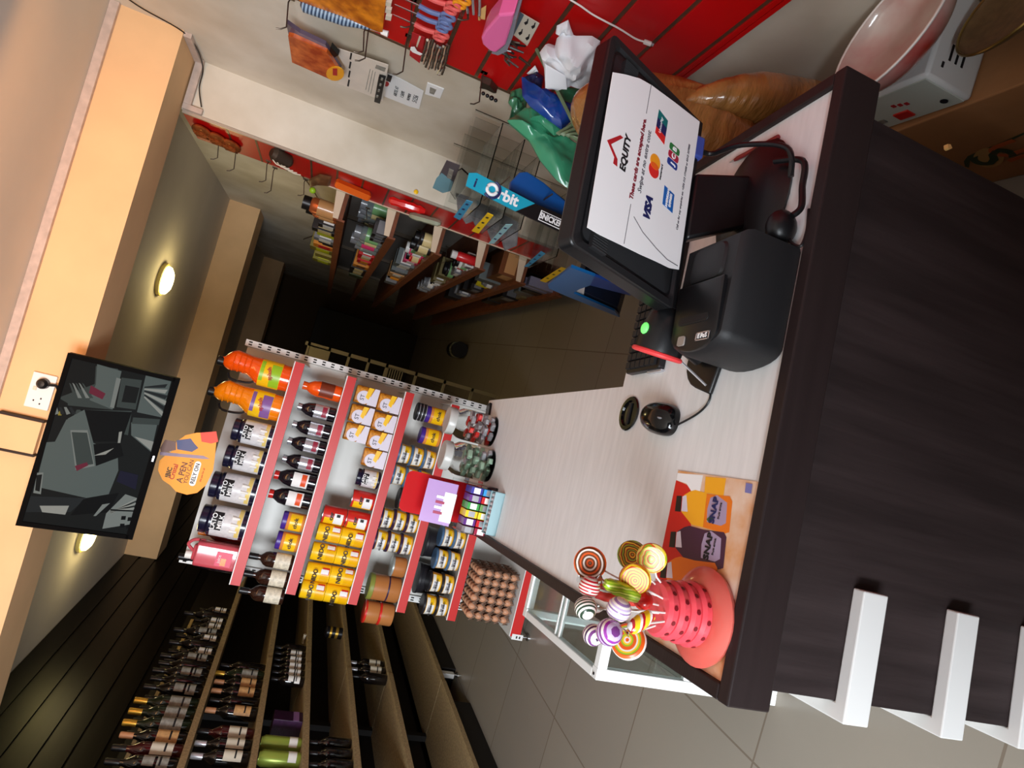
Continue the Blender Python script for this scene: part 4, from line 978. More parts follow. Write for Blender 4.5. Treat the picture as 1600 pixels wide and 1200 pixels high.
def lolli(label, px, py, wv, kind, m, r):
    c = onw(px, py, wv); base = DKW(vu+(d2(c).x-vu)*.25, vw+(wv-vw)*.3, WT+.080)
    t = thing('lollipop', label, 'lollipop', base, 0, 'lollipops in the pink stand')
    d = c-base
    MB().tube([(0, 0, -.02), d*.5, d*.97], .0013, 6).build('stick', m_wcap, t)
    tocam = (CO-c).normalized(); 
    if kind == 'ball':
        o = MB().ball((0, 0, 0), r, 20, 12).build('candy', m, t)
        o.matrix_local = Matrix.Translation(d) @ Matrix.Rotation(random.uniform(0, 3), 4, 'Z') @ Matrix.Rotation(random.uniform(-.6, .6), 4, 'X')
    elif kind == 'disc':
        o = MB(); o.T = Matrix.Rotation(PI/2, 4, 'X'); o.lathe([(0, -.0055), (r*.85, -.0055), (r, -.002), (r, .002), (r*.85, .0055), (0, .0055)], 28); o = o.build('candy', m, t)
        zt = (tocam+Vector((random.uniform(-.4, .4), random.uniform(-.3, .3), random.uniform(-.2, .5)))).normalized()
        q = zt.to_track_quat('Y', 'Z'); o.matrix_local = Matrix.Translation(d) @ q.to_matrix().to_4x4()
    wp = MB().tube([d*.78, d*.86, d*.9], [.0012, .006, .0012], 8); wp.build('wrapper_twist', m_clear, t)
    return t
cO = (232, 92, 24); cB = (120, 62, 22); cY = (246, 206, 40); cG = (150, 190, 40); cW = (238, 230, 222); cR = (190, 26, 40); cP = (120, 60, 130); cL = (200, 180, 214)
lolli('lollipop with flat brown and orange swirl, topmost disc of the stand', 922, 880, .09, 'disc', stripes('swirl_brown', [cB, cO, cB, cW], 34, 'R', dist=1.5, coat=.15, rough=.4), .022)
lolli('round lollipop striped red and white', 921, 917, .06, 'ball', stripes('ball_red', [cR, cW, cR, cW], 38, 'X'), .014)
lolli('round lollipop striped dark green and white', 915, 950, .05, 'ball', stripes('ball_green', [(50, 70, 54), cW, (50, 70, 54), cW], 38, 'X'), .0145)
lolli('round lollipop striped pale lilac and white above the stand rim', 967, 952, .02, 'ball', stripes('ball_lilac', [cL, cW, (150, 120, 170), cW], 36, 'X'), .0155)
lolli('round dark purple lollipop behind the magenta one', 927, 992, .085, 'ball', stripes('ball_purple', [cP, cW, (70, 40, 84), cW], 28, 'X'), .0145)
lolli('round magenta and white lollipop, lowest of the striped balls', 952, 988, .015, 'ball', stripes('ball_magenta', [(150, 50, 160), cW, cP, cL], 26, 'X'), .0165)
lolli('flat orange ring-swirl lollipop leaning furthest from the flyer', 982, 1002, .06, 'disc', stripes('swirl_orange', [cO, cW, cY, cG, cO], 30, 'R', dist=.8, coat=.15, rough=.4), .024)
lolli('flat dark red and yellow lollipop nearest the worktop middle', 988, 868, .10, 'disc', stripes('swirl_multi', [(160, 40, 20), cY, cB, cG], 44, 'R', dist=6, coat=.15, rough=.4), .021)
lolli('flat bright yellow-green lollipop overhanging the flyer red band', 1018, 872, .08, 'disc', stripes('swirl_yellow', [cY, cG, cO, (250, 230, 120)], 44, 'R', dist=7, coat=.15, rough=.4), .021)
lolli('flat amber swirled lollipop between yellow disc and lime twist', 992, 905, .05, 'disc', stripes('swirl_amber', [cO, cY, (200, 110, 20), cY], 40, 'R', dist=4, coat=.15, rough=.4), .021)
def twist(label, p0, p1, wv, m, r):
    a = onw(*p0, wv); b = onw(*p1, wv)
    t = thing('wrapped_candy', label, 'candy stick', b, 0, 'candy sticks in the pink stand'); d = a-b
    L_ = [d*(k/10) for k in range(11)]
    MB().tube(L_, [r*(.5+.5*math.sin(PI*min(1, max(.08, k/10)))**.5)*(1+.06*(k % 2)) for k in range(11)], 10).build('candy', m, t)
    MB().tube([d*.97, d*1.08, d*1.16], [r*.25, r*.3, r*.7], 8).build('wrapper_end', m_clear, t)
    return t
twist('lime green twisted candy stick standing in the pink stand', (945, 910), (1000, 935), .05, stripes('twist_lime', [cG, (230, 240, 120), cG, (190, 220, 60)], 40, 'X', dist=4), .010)
twist('red and yellow candy stick in front of the pink stand', (983, 985), (1018, 960), .015, stripes('twist_red', [cR, cW, cY, cY], 26, 'Z', dist=1), .0095)
twist('translucent red candy stick below the red striped ball', (925, 925), (992, 940), .07, mat('red_candy', (220, 60, 54), .2, coat=.5), .0085)
twist('pink candy stick leaning beside the lime one', (915, 908), (985, 930), .09, mat('salmon_candy', (232, 110, 80), .2, coat=.5), .007)
t = thing('round_sweet', 'clear red round sweet at the top of the pink stand', 'sweet', onw(1005, 938, .05)); MB().ball((0, 0, 0), .013, 16, 10).build('candy', m_redp, t)

# sweets jars at the far end of the counter
def sjar(label, u, wv, h, r, fill, rnd):
    t = dthing('sweets_jar', label, 'jar', u, wv, WT)
    wall = MB().lathe([(r*.96, 0), (r, .004), (r, h*.60), (r*.97, h*.72), (r*.80, h*.80), (r*.80, h*.84)], 30).build('jar_wall', m_clear, t)
    MB().lathe([(r*.85, h*.84), (r*.87, h*.845), (r*.87, h*.98), (r*.83, h), (0, h)], 28).build('lid', mat('frosted_lid', (214, 214, 208), .3, trans=.4), t)
    rng = random.Random(rnd)
    for layer in range(4):
        n = 6
        for i in range(n+1):
            a = 2*PI*(i+layer*.4)/n; rr2 = r*.62 if i < n else 0
            s_ = thing('wrapped_sweet', '%s wrapped sweet inside the %s' % (['silver', 'red', 'pale green'][fill if rng.random() < .8 else (fill+1) % 2*1], label), 'sweet', DKW(u, wv, WT)+Vector((rr2*math.cos(a), rr2*math.sin(a), .014+layer*.023)), rng.uniform(0, 3), 'sweets in the jars')
            col = {0: [m_foil, m_foil, m_redp], 2: [mat('mint_wrap', (176, 210, 184), .3, .3), mat('mint_wrap2', (120, 150, 126), .3, .3), m_foil]}[fill][rng.randrange(3)]
            s_['label'] = 'wrapped sweet inside the '+label
            MB().prism(rrect(-.013, .013, -.009, .009, .004, 3), -.007, .007).build('sweet_body', col, s_, bevel=.003)
sjar('clear jar of silver and red sweets nearest the slotted post', .335, 1.33, .165, .052, 0, 3)
sjar('clear jar of pale green sweets beside the gum packs', .222, 1.27, .165, .054, 2, 5)

# gum packs in a clear display box
gb = dthing('gum_display_box', 'purple-backed gum display box at the far left counter corner', 'display box', .012, 1.13)
m_lilc = mat('lilac_clear', (196, 160, 216), .25, trans=.3); m_mar = mat('maroon_print', (150, 28, 70), .4)
MB().box(0, .15, .0, .10, 0, .003).box(0, .003, 0, .10, 0, .085).box(.147, .15, 0, .10, 0, .085).box(0, .15, .097, .10, 0, .12).build('box_shell', m_clear, gb, smooth=False)
hd = MB(); hd.T = Matrix.Translation((.0, .085, .10)) @ Matrix.Rotation(math.radians(-8), 4, 'X'); hd.box(.0, .13, 0, .004, 0, .095)
ho = hd.build('header_card', m_lilc, gb, smooth=False)
h2 = MB(); h2.T = hd.T.copy(); h2.box(.01, .10, -.001, 0, -.002, .035); h2.build('header_white_print', m_paper, ho, smooth=False)
for k in range(4): h3 = MB(); h3.T = hd.T.copy(); h3.box(.03+k*.016, .038+k*.016, -.0016, -.0004, .030, .058); h3.build('header_stripe_print', m_mar if k % 2 == 0 else m_paper, ho, smooth=False)
gcols = [((120, 110, 110), (150, 30, 60), 'maroon-white'), ((90, 40, 120), (196, 30, 40), 'purple and red'), ((240, 200, 40), (246, 214, 60), 'yellow'), ((60, 150, 70), (110, 150, 90), 'green'), ((100, 50, 130), (200, 40, 44), 'violet and red'), ((60, 60, 150), (60, 150, 210), 'blue')]
for i, (ca, cb, nm) in enumerate(gcols):
    for lv_ in range(2):
        t = dthing('gum_pack', '%s gum pack, %s row of the display box, %s from the open side' % (nm, ['lower', 'upper'][lv_], ORD[i]), 'gum pack', .0235+i*.0235, 1.17, WT+.0035+lv_*.040, group='gum packs in the display box')
        c = (cb, ca)[lv_]; mm = mat('gum_%d_%d' % (i, lv_), c, .3)
        MB().box(-.010, .010, -.036, .030, 0, .037).build('pack_body', mm, t, bevel=.001, smooth=False)
        MB().box(-.0085, .0085, -.0366, -.036, .008, .028).build('pack_label', m_wcap if (i+lv_) % 2 == 0 else m_foil, t, smooth=False)
t = dthing('red_header_card', 'tall translucent red card standing behind the purple gum display', 'display card', .05, 1.30, WT)
MB().box(-.04, .115, 0, .05, 0, .002).build('card_foot', m_redp, t, smooth=False); MB().prism(rrect(-.03, .10, .0, .25, .02), 0, .004, 'y').build('card_sheet', mat('red_clear', (206, 24, 30), .2, trans=.35), t, smooth=False)
# tray of silver coin-like packs
tr = dthing('coin_sweet_tray', 'clear pale blue tray of silver wrapped sweets in front of gum packs', 'tray', .03, 1.055)
m_ptray = mat('pale_blue_clear', (180, 214, 220), .2, trans=.4)
MB().box(0, .125, 0, .045, 0, .003).box(0, .125, 0, .002, 0, .03).box(0, .125, .043, .045, 0, .03).box(0, .002, 0, .045, 0, .03).box(.123, .125, 0, .045, 0, .03).build('tray_shell', m_ptray, tr, smooth=False)
for i in range(9):
    for k in range(2):
        t = dthing('silver_sweet', 'silver wrapped sweet in the clear pale blue tray', 'sweet', .0375+i*.0132, 1.055+.012+k*.021, WT+.0165, rz=random.uniform(-.4, .4), group='silver sweets in the tray')
        MB().ball((0, 0, 0), .0078, 10, 7, sz=1.6).build('sweet_body', m_foil, t)
t = dthing('dark_phone', 'dark flat phone lying at the far counter edge', 'phone', .40, 1.43, WT, rz=.3)
MB().prism(rrect(-.035, .035, -.018, .018, .006), 0, .008).build('phone_body', m_gloss, t)
# ---------------- crumpled bags, cloths ----------------
def dens(pts, k=4):
    out = []
    for i in range(len(pts)):
        a, b = Vector(pts[i]), Vector(pts[(i+1) % len(pts)])
        for j in range(k): out.append(a.lerp(b, j/k))
    return out
def pillow(name, pix, P, N, t, m, parent, wr=.25, seed=1, c=None, rings=9, freq=18):
    """a stuffed, creased shape of thickness t whose outline lies in the plane (P, N)"""
    import mathutils
    N = Vector(N).normalized(); o = parent.location if parent else Vector()
    out = dens([on(x, y, P, N) for x, y in pix], 5)
    C = on(*c, P, N) if c else sum(out, Vector())/len(out)
    side = 1 if (CO-C).dot(N) > 0 else -1
    vs = []; n = len(out)
    for sgn in (1, -1):
        for r in range(rings):
            s = 1-r/rings
            for p in out:
                q = C.lerp(p, s); h = t*math.sqrt(max(0, 1-s*s))
                nz = mathutils.noise.noise(q*freq+Vector((seed*7, 0, 0)))+.5*mathutils.noise.noise(q*freq*2.3+Vector((0, seed*3, 0)))
                ridge = abs(mathutils.noise.noise(Vector((q.x*freq*.7, q.y*freq*.7, q.z*freq*1.4+seed))))
                vs.append(q+N*side*sgn*(h+t*wr*(nz-ridge*1.2)*(1-s**6)) if sgn > 0 else q-N*side*h*.6)
        vs.append(C+N*side*sgn*t*(1 if sgn > 0 else .6))
    fs = []; B = rings*n+1
    for g_ in (0, 1):
        o0 = g_*B
        for r in range(rings-1):
            for i in range(n): fs.append((o0+r*n+i, o0+r*n+(i+1) % n, o0+(r+1)*n+(i+1) % n, o0+(r+1)*n+i))
        for i in range(n): fs.append((o0+(rings-1)*n+i, o0+(rings-1)*n+(i+1) % n, o0+rings*n))
    for i in range(n): fs.append((i, (i+1) % n, B+(i+1) % n, B+i))
    mb = MB().add([v-o for v in vs], fs)
    ob = mb.build(name, m, parent, smooth=True)
    return ob
# ---------------- right wall: red slatwall, hooks and hanging goods ----------------
m_slat = mat('red_slatwall', (200, 10, 12), .35, noise=(3, .08)); m_brtrim = mat('brown_metal_trim', (112, 84, 62), .4, .5, noise=(40, .2))
sl = thing('slatwall_panel', 'red slatwall panel with brown grooves on the right wall nearest the camera', 'wall panel', (1.134, 0, 0))
Y0s, Y1s = -.3, 2.305
zs = [.712+.1325*k for k in range(14)]
prev = .69
for z in zs+[2.35]:
    MB().box(-.004, .012, Y0s, Y1s, prev, z-.007).build('slat_board', m_slat, sl, smooth=False, bevel=.001); prev = z+.007
for z in zs: MB().box(.002, .010, Y0s, Y1s, z-.009, z+.009).build('groove_channel', m_brtrim, sl, smooth=False)
MB().box(-.006, .012, Y1s, Y1s+.014, .685, 2.35).build('end_trim', m_brtrim, sl, smooth=False)
MB().box(-.004, .012, Y0s, Y1s, .675, .688).build('lower_edge', m_slat, sl, smooth=False)
# hooks
def hook(px, py, label, ln=.16, X=1.134, dz=-.0, m=None, grp='wire display hooks', cat='hook'):
    p = atx(px, py, X)
    t = thing('display_hook', label, cat, p, 0, grp)
    MB().tube([(0, 0, 0), (-.02, 0, .004), (-ln*.85, 0, -.012), (-ln*.97, 0, .004), (-ln, 0, .018)], .0026, 6).build('hook_wire', m or m_dsteel, t)
    MB().box(-.004, .001, -.012, .012, -.012, .014).build('hook_plate', m or m_dsteel, t, smooth=False)
    return t
hk = [(455, -4, 'bare dark hook highest up on the end of the red slatwall', .12), (573, 42, 'dark hook under the orange blister packs', .10), (580, 38, 'long dark hook pointing at the taped paper sheet', .14), (640, 55, 'dark hook carrying the wire clip bundle', .15), (757, 112, 'dark hook with a little black charm, lowest on the slatwall end', .13), (785, 35, 'hook behind the pink tape roll', .10), (735, -6, 'hook of the clear tube packs', .08), (648, -2, 'hook of the round-handled scissors', .10)]
for x, y, lb, ln in hk: hook(x, y, lb, ln)
def plane_thing(name, label, cat, px, py, X, grp=None):
    c = atx(px, py, X); t = thing(name, label, cat, c, 0, grp); return t, c
def side(name, pts, X0, X1, m, t, c, smooth=False, bevel=0, label=None):
    """prism whose outline faces the shop (normal -X)"""
    P = [(atx(x, y, X1).y-c.y, atx(x, y, X1).z-c.z) for x, y in pts]
    return MB().prism(P, X0-c.x, X1-c.x, 'x').build(name, m, t, smooth=smooth, bevel=bevel, label=label)
# orange blister packs on top
t, c = plane_thing('comb_pack', 'large orange blister pack at the top edge of the slatwall', 'blister pack', 560, 10, 1.06)
side('pack_card', [(500, -20), (606, -12), (600, 42), (585, 40), (505, 6), (470, -8)], 1.045, 1.065, mat('amber_pack', (226, 136, 30), .3, noise=(24, .4, (170, 84, 16)), coat=.4), t, c)
for k in range(3): side('pack_tab', [(604, -2+k*11), (613, 0+k*11), (612, 6+k*11), (603, 4+k*11)], 1.05, 1.06, m_lw, t, c)
t = thing('feather_brush', 'blue striped rolled brush hanging under the orange blister pack', 'brush', atx(470, 6, 1.05))
a, b = atx(470, 8, 1.05), atx(580, 46, 1.05); d = b-a
m_bst = stripes('blue_stripes', [(150, 170, 190), (46, 66, 92)], 26, 'Z', rough=.4, coat=.2)
MB().tube([d*0, d*.05, d*.6, d*.85, d], [.008, .022, .022, .012, .006], 14).build('brush_roll', m_bst, t)
MB().tube([d*.95, d*1.15], [.006, .005], 10).build('brush_handle', m_foil, t)
MB().tube([d*1.14, d*1.24], [.008, .010], 10).build('handle_end', m_wcap, t)
# orange pack lower
t, c = plane_thing('scissors_pack', 'orange blister pack with yellow circle hanging against the cream wall', 'blister pack', 500, 90, 1.08)
side('pack_card', [(449, 30), (455, 60), (530, 104), (534, 102), (510, 64), (470, 45)], 1.07, 1.085, mat('grey_purple_pack', (96, 80, 96), .35), t, c)
side('pack_window', [(452, 50), (460, 52), (512, 76), (532, 106), (520, 120), (505, 113), (458, 92)], 1.055, 1.07, mat('orange_pack', (216, 108, 48), .25, noise=(24, .3, (170, 60, 20)), coat=.5), t, c)
side('round_tag', [(524+14*math.cos(a), 114+11*math.sin(a)) for a in [2*PI*i/16 for i in range(16)]], 1.05, 1.054, mat('amber_tag', (240, 164, 30), .4), t, c)
side('tag_print', [(520, 107), (527, 107), (527, 118), (520, 117)], 1.0485, 1.0498, m_inkr, t, c)
side('card_tip', [(519, 66), (531, 79), (525, 83), (516, 74)], 1.07, 1.088, m_black, t, c)
t, c = plane_thing('taped_sheet', 'white printed sheet with dashed black line hanging on the wall', 'paper sheet', 575, 115, 1.10)
m_sheet = mat('sheet_cream', (230, 218, 204), .5, noise=(16, .06))
side('sheet', [(520, 72), (607, 101), (598, 158), (585, 152), (528, 130), (540, 105)], 1.10, 1.1015, m_sheet, t, c)
for k in range(4): side('dash_print', [(548-k*1.2, 82+k*14), (550.5-k*1.2, 83+k*14), (548.5-k*1.2, 93+k*14), (546-k*1.2, 92+k*14)], 1.0985, 1.0998, m_ink, t, c)
side('small_print', [(588, 101), (603, 106), (601, 112), (586, 106)], 1.0985, 1.0998, m_lg, t, c)
for k in range(3): side('small_print', [(578+k*4, 108+k*2), (579+k*4, 108+k*2), (572+k*4, 140+k*3), (571+k*4, 140+k*3)], 1.0988, 1.0998, m_lg, t, c)
t, c = plane_thing('black_magnet_bar', 'black catch strip hanging from a hook beside the handwritten note', 'catch strip', 595, 138, 1.09)
side('strip_body', [(593, 116), (603, 119), (595, 157), (586, 154)], 1.08, 1.095, m_black, t, c)
for k in range(4): side('rivet', [(596-k*2.5, 121+k*9), (599-k*2.5, 122+k*9), (598-k*2.5, 125+k*9), (595-k*2.5, 124+k*9)], 1.077, 1.08, m_lg, t, c)
side('strip_hook', [(606, 116), (613, 119), (611, 125), (604, 122)], 1.08, 1.09, m_black, t, c)
t, c = plane_thing('handwritten_note', 'handwritten white paper note taped to the cream wall', 'note', 632, 145, 1.144)
side('note_sheet', [(602, 112), (625, 122), (662, 142), (655, 170), (640, 166), (600, 150)], 1.1455, 1.147, m_paper, t, c)
side('red_dot_print', [(604+4*math.cos(a), 131+4*math.sin(a)) for a in [2*PI*i/12 for i in range(12)]], 1.1448, 1.1456, m_inkr, t, c)
for s_, px, py, sz in (('AIRTEL AT', 619, 143, .021), ('1 SAPR', 629, 148, .022), ('NUMBER', 639, 152, .018), ('51256', 649, 155, .030)):
    p = atx(px, py, 1.1445)-c
    fr = frame(p, (0, -1, .02), (0, 0, 1)); text('handwriting', s_, sz, m_ink, fr, t, shear=.2)
t, c = plane_thing('wall_sticker', 'small white plastic sticker on the wall beside the handwritten note', 'sticker', 680, 141, 1.146)
side('sticker_base', [(668, 128), (694, 138), (688, 153), (664, 146)], 1.146, 1.1495, m_paper, t, c, bevel=.001)
side('sticker_print', [(672, 136), (682, 140), (678, 148), (671, 145)], 1.1452, 1.146, m_lg, t, c)
# scissors
def ringhandle(name, label, px, py, m, L=.085):
    t = thing(name, label, 'scissors', atx(px, py, 1.07), 0, 'scissors hanging on the red slatwall')
    d = (atx(px+40, py+22, 1.07)-atx(px, py, 1.07)).normalized()
    up = Vector((0, 0, -1))
    def ring(cx, rx, rz): return [Vector((0, cx.y+rx*math.cos(a), cx.z+rz*math.sin(a))) for a in [2*PI*i/18 for i in range(19)]]
    MB().tube(ring(Vector((0, -.012, -.055)), .014, .020), .0055, 8).build('finger_loop', m, t)
    MB().tube(ring(Vector((.004, .018, -.050)), .012, .017), .005, 8).build('finger_loop', m, t)
    MB().tube(spline([(0, .0, .035), (0, .004, .0), (0, -.004, -.032)]), .0075, 8).build('handle_arm', m, t)
    MB().prism([(-.003, .03), (.005, .03), (.003, .10), (0, .104)], -.001, .001, 'x').build('blade', m_steel, t)
    return t
m_coral = mat('coral_plastic', (224, 96, 92), .35); m_bluep = mat('muted_blue_plastic', (104, 120, 166), .35); m_amp = mat('amber_plastic', (234, 150, 30), .35)
ringhandle('scissors', 'coral-handled scissors, lowest of the slatwall scissors', 664, 45, m_coral)
ringhandle('scissors', 'blue-handled scissors touching the lowest coral pair', 668, 30, m_bluep)
ringhandle('scissors', 'blue-handled scissors, higher of the two blue pairs', 672, 17, m_bluep)
ringhandle('scissors', 'coral-handled scissors above the blue pairs', 680, 0, m_coral)
ringhandle('scissors', 'amber-handled scissors highest of the slatwall scissors', 694, -10, m_amp)
# clip bundle
t, c = plane_thing('clip_card', 'red card holding a bundle of chain-like steel clips on slatwall', 'clip card', 655, 75, 1.09)
side('card_sheet', [(644, 50), (664, 58), (656, 98), (640, 86)], 1.088, 1.090, m_inkr, t, c)
side('card_print', [(655, 56), (658, 57), (652, 74), (650, 72)], 1.0865, 1.0878, m_lw, t, c)
t, c = plane_thing('steel_clip_bundle', 'bundle of shiny steel spring clips hanging from slatwall hook', 'clip bundle', 680, 85, 1.07)
mb = MB()
for k in range(9):
    p0 = atx(668+k*4.2, 62+k*1.5, 1.07)-c; p1 = atx(658+k*4.2, 98+k*2, 1.07)-c
    nseg = 10; P = [p0.lerp(p1, i/nseg)+Vector((.010*math.sin(i*2.1+k), .002*math.cos(i*1.7), .0015*math.sin(i*2.7))) for i in range(nseg+1)]
    mb = MB().tube(P, .0046, 6).build('spring_clip', m_steel if k % 2 else m_dsteel, t)
MB().tube(spline([atx(690, 105, 1.07)-c, atx(683, 116, 1.07)-c, atx(690, 117, 1.07)-c, atx(694, 106, 1.07)-c]), .0014, 6).build('wire_loop', m_steel, t)
t, c = plane_thing('spoon_tag', 'white spoon-shaped tag in front of the red clip card', 'tag', 648, 78, 1.05); side('tag_sheet', [(642, 73), (648, 73), (652, 80), (660, 84), (657, 86), (645, 81), (641, 77)], 1.05, 1.052, m_paper, t, c)
# clear tubes, pink roll, clip card, keys, charm
t, c = plane_thing('clear_tube_pack', 'pack of clear plastic tubes at the top edge above slatwall', 'tube pack', 730, 8, 1.08)
for k in range(7): MB().tube([atx(714+k*6, -12, 1.08)-c, atx(716+k*6+(k % 3-1)*3, 18+(k % 2)*8+k, 1.08)-c], .004, 8).build('clear_tube', m_clear if k % 2 else m_foil, t)
t, c = plane_thing('sticker_strip', 'orange and cream strip beside clear tube pack', 'label strip', 752, 24, 1.09); side('strip_sheet', [(750, 14), (760, 8), (758, 30), (748, 28)], 1.09, 1.092, mat('cream_orange', (236, 190, 120), .4), t, c)
t, c = plane_thing('pink_tape_roll', 'bright pink plastic case standing out at the top of slatwall', 'case', 785, 20, 1.04)
side('case_body', [(762, 24), (768, 12), (790, -15), (815, -18), (811, 0), (800, 35), (785, 48), (775, 45), (764, 34)], .98, 1.05, mat('hot_pink', (236, 110, 168), .3, coat=.3), t, c, bevel=.006)
side('case_backing', [(808, -10), (818, -8), (812, 20), (802, 45), (788, 52), (778, 49), (786, 47), (800, 34)], .99, 1.06, mat('grey_backing', (130, 130, 140), .4), t, c)
t, c = plane_thing('clip_picture_card', 'cream card with four black clip pictures on the slatwall', 'card', 822, 45, 1.09)
side('card_sheet', [(812, 18), (843, 36), (824, 71), (798, 50)], 1.09, 1.092, m_lw, t, c)
side('card_header', [(812, 18), (819, 23), (803, 54), (797, 50)], 1.0885, 1.0898, mat('slate_print', (84, 104, 118), .4), t, c)
for (a, b) in ((822, 36), (833, 42), (813, 52), (824, 60)):
    side('clip_print', [(a-3, b-1), (a+1, b-3), (a+3, b), (a-1, b+3)], 1.0886, 1.0898, m_ink, t, c); side('clip_print', [(a+2, b-6), (a+4, b-7), (a+3, b-1), (a+1, b-1)], 1.0886, 1.0898, m_ink, t, c)
t, c = plane_thing('nail_clipper_bunch', 'dark bunch of nail clippers and keys hanging on slatwall', 'key bunch', 795, 80, 1.07)
rng = random.Random(4)
for k in range(12):
    px, py = 778+rng.uniform(0, 36), 58+rng.uniform(0, 38)
    a = atx(px, py, 1.07-rng.uniform(0, .04))-c; b = a+Vector((0, rng.uniform(-.03, .03), rng.uniform(-.05, -.02)))
    MB().tube([a, b], [.0045, .003], 6).build('clipper', [m_dsteel, m_steel, m_black][k % 3], t)
t, c = plane_thing('charm', 'little black beaded charm dangling from the lowest hook', 'charm', 765, 152, 1.02)
for k in range(4): p = atx(755+k*6.5, 146+k*3.6, 1.02)-c; MB().ball(p, .007+.002*(k == 2), 10, 7).build('bead', m_black, t)
t, c = plane_thing('bracket_clip', 'small dark bracket clipped on the slatwall end trim', 'bracket', 765, 125, 1.12)
side('bracket_arm', [(755, 118), (768, 124), (778, 136), (774, 136), (762, 130), (752, 128)], 1.10, 1.125, m_dsteel, t, c)
# white charging cable
pc = [atx(878, -8, 1.125), atx(905, 8, 1.12), atx(925, 22, 1.115), atx(945, 33, 1.11), atx(968, 45, 1.11), atx(992, 60, 1.11), atx(1006, 65, 1.11)]
t = thing('charging_cable', 'white charging cable dangling in front of the red slatwall', 'cable', pc[0]); MB().tube([p-pc[0] for p in spline(pc, 6)], .0026, 8).build('cable_sheath', m_wcap, t)
e = pc[-1]-pc[0]; d = (pc[-1]-pc[-2]).normalized(); MB().tube([e, e+d*.022], .0068, 8).build('cable_plug', m_wcap, t); MB().tube([e+d*.022, e+d*.03], .005, 8).build('plug_tip', m_foil, t)

# tissue papers, bags
t = thing('crumpled_papers', 'crumpled white papers stuck on a hook behind the monitor', 'papers', atx(890, 80, 1.06))
m_tis = mat('tissue_white', (236, 238, 242), .7)
P0 = (1.06, 0, 0); NX_ = (-1, -.55, 0)
P0 = atx(890, 90, 1.05)
pillow('paper_bundle', [(843, 82), (852, 70), (866, 76), (870, 60), (880, 50), (900, 56), (925, 56), (938, 64), (934, 95), (928, 122), (912, 140), (893, 134), (870, 140), (852, 136), (850, 105)], P0, NX_, .055, m_tis, t, wr=.55, seed=3, freq=16)
pillow('paper_tuft', [(868, 52), (870, 40), (888, 31), (892, 44), (896, 54), (880, 58)], P0+Vector((.0, 0, 0)), NX_, .012, m_tis, t, wr=.9, seed=8, freq=40)
pillow('paper_sheet', [(852, 100), (884, 118), (886, 140), (852, 138)], P0-Vector((.045, .03, 0)), NX_, .003, m_tis, t, wr=.2, seed=5)
t = thing('paper_scrap', 'small torn white scrap on the hook between slatwall and blue bag', 'paper scrap', atx(833, 113, 1.09))
pillow('scrap', [(823, 115), (836, 102), (841, 112), (838, 118), (830, 118)], atx(833, 113, 1.08), (-1, -.3, 0), .006, m_tis, t, wr=.8, seed=2, freq=50)
m_gbag = mat('green_bag', (62, 152, 112), .3, coat=.4, noise=(9, .2)); m_gbag2 = mat('sage_bag', (110, 130, 96), .45, noise=(20, .2)); m_bbag = mat('blue_bag', (22, 66, 148), .25, coat=.5, noise=(9, .25))
t = thing('green_carrier_bags', 'crumpled green plastic carrier bags hanging below the slatwall', 'bags', atx(800, 165, 1.10))
pillow('bag_body', [(792, 188), (803, 182), (820, 168), (846, 176), (868, 205), (905, 232), (905, 270), (892, 298), (870, 282), (845, 252), (826, 218), (806, 200)], (1.0, 2.03, 1.0), (.35, -1, .1), .04, m_gbag, t, wr=.5, seed=11, freq=14)
pillow('bag_knot', [(798, 142), (812, 138), (824, 150), (822, 172), (806, 184), (794, 190), (800, 168), (794, 160)], (1.06, 2.15, 1.1), (.35, -1, .1), .022, mat('green_bag_dark', (52, 118, 84), .35, coat=.3), t, wr=.8, seed=12, freq=34)
pillow('bag_fold', [(826, 168), (846, 172), (872, 190), (876, 208), (866, 212), (842, 190), (828, 186)], (.98, 1.98, 1.0), (.35, -1, .1), .02, m_gbag, t, wr=.5, seed=13)
pillow('bag_upper_fold', [(862, 134), (905, 140), (915, 152), (902, 176), (880, 160)], (.98, 1.98, 1.0), (.35, -1, .1), .02, mat('green_bag_dark', (52, 118, 84), .35, coat=.3), t, wr=.4, seed=14)
t = thing('blue_carrier_bag', 'shiny blue plastic bag hanging over the green bags', 'bag', atx(860, 165, .98))
pillow('bag_body', [(815, 120), (822, 140), (850, 140), (900, 172), (902, 180), (878, 203), (852, 184), (828, 166), (816, 150)], (.97, 1.92, 1.0), (.3, -1, .1), .035, m_bbag, t, wr=.45, seed=21, freq=13)
pillow('bag_neck', [(815, 122), (838, 112), (850, 120), (846, 140), (826, 142)], (1.02, 1.98, 1.05), (.3, -1, .1), .015, mat('navy_bag_neck', (34, 40, 78), .3), t, wr=.6, seed=22, freq=30)
t = thing('sage_cloth_bags', 'folded sage green cloth bags between blue bag and basket', 'bags', atz(895, 210, .9))
for k in range(4): pillow('folded_bag', [(868+k*7, 208+k*1.5), (874+k*7, 212+k*1.5), (912, 190+k*12), (912, 180+k*12)], (.95, 1.86-.01*k, .95), (.3, -1, .1), .012, m_gbag2, t, wr=.2, seed=30+k)
b0 = on(900, 200, (.95, 1.84, .95), (.3, -1, .1))-t.location; b1 = Vector((1.12, 1.95, 1.12))-t.location
MB().tube([b0, b0.lerp(b1, .5), b1], .006, 6).build('bag_strap', m_gbag2, t)
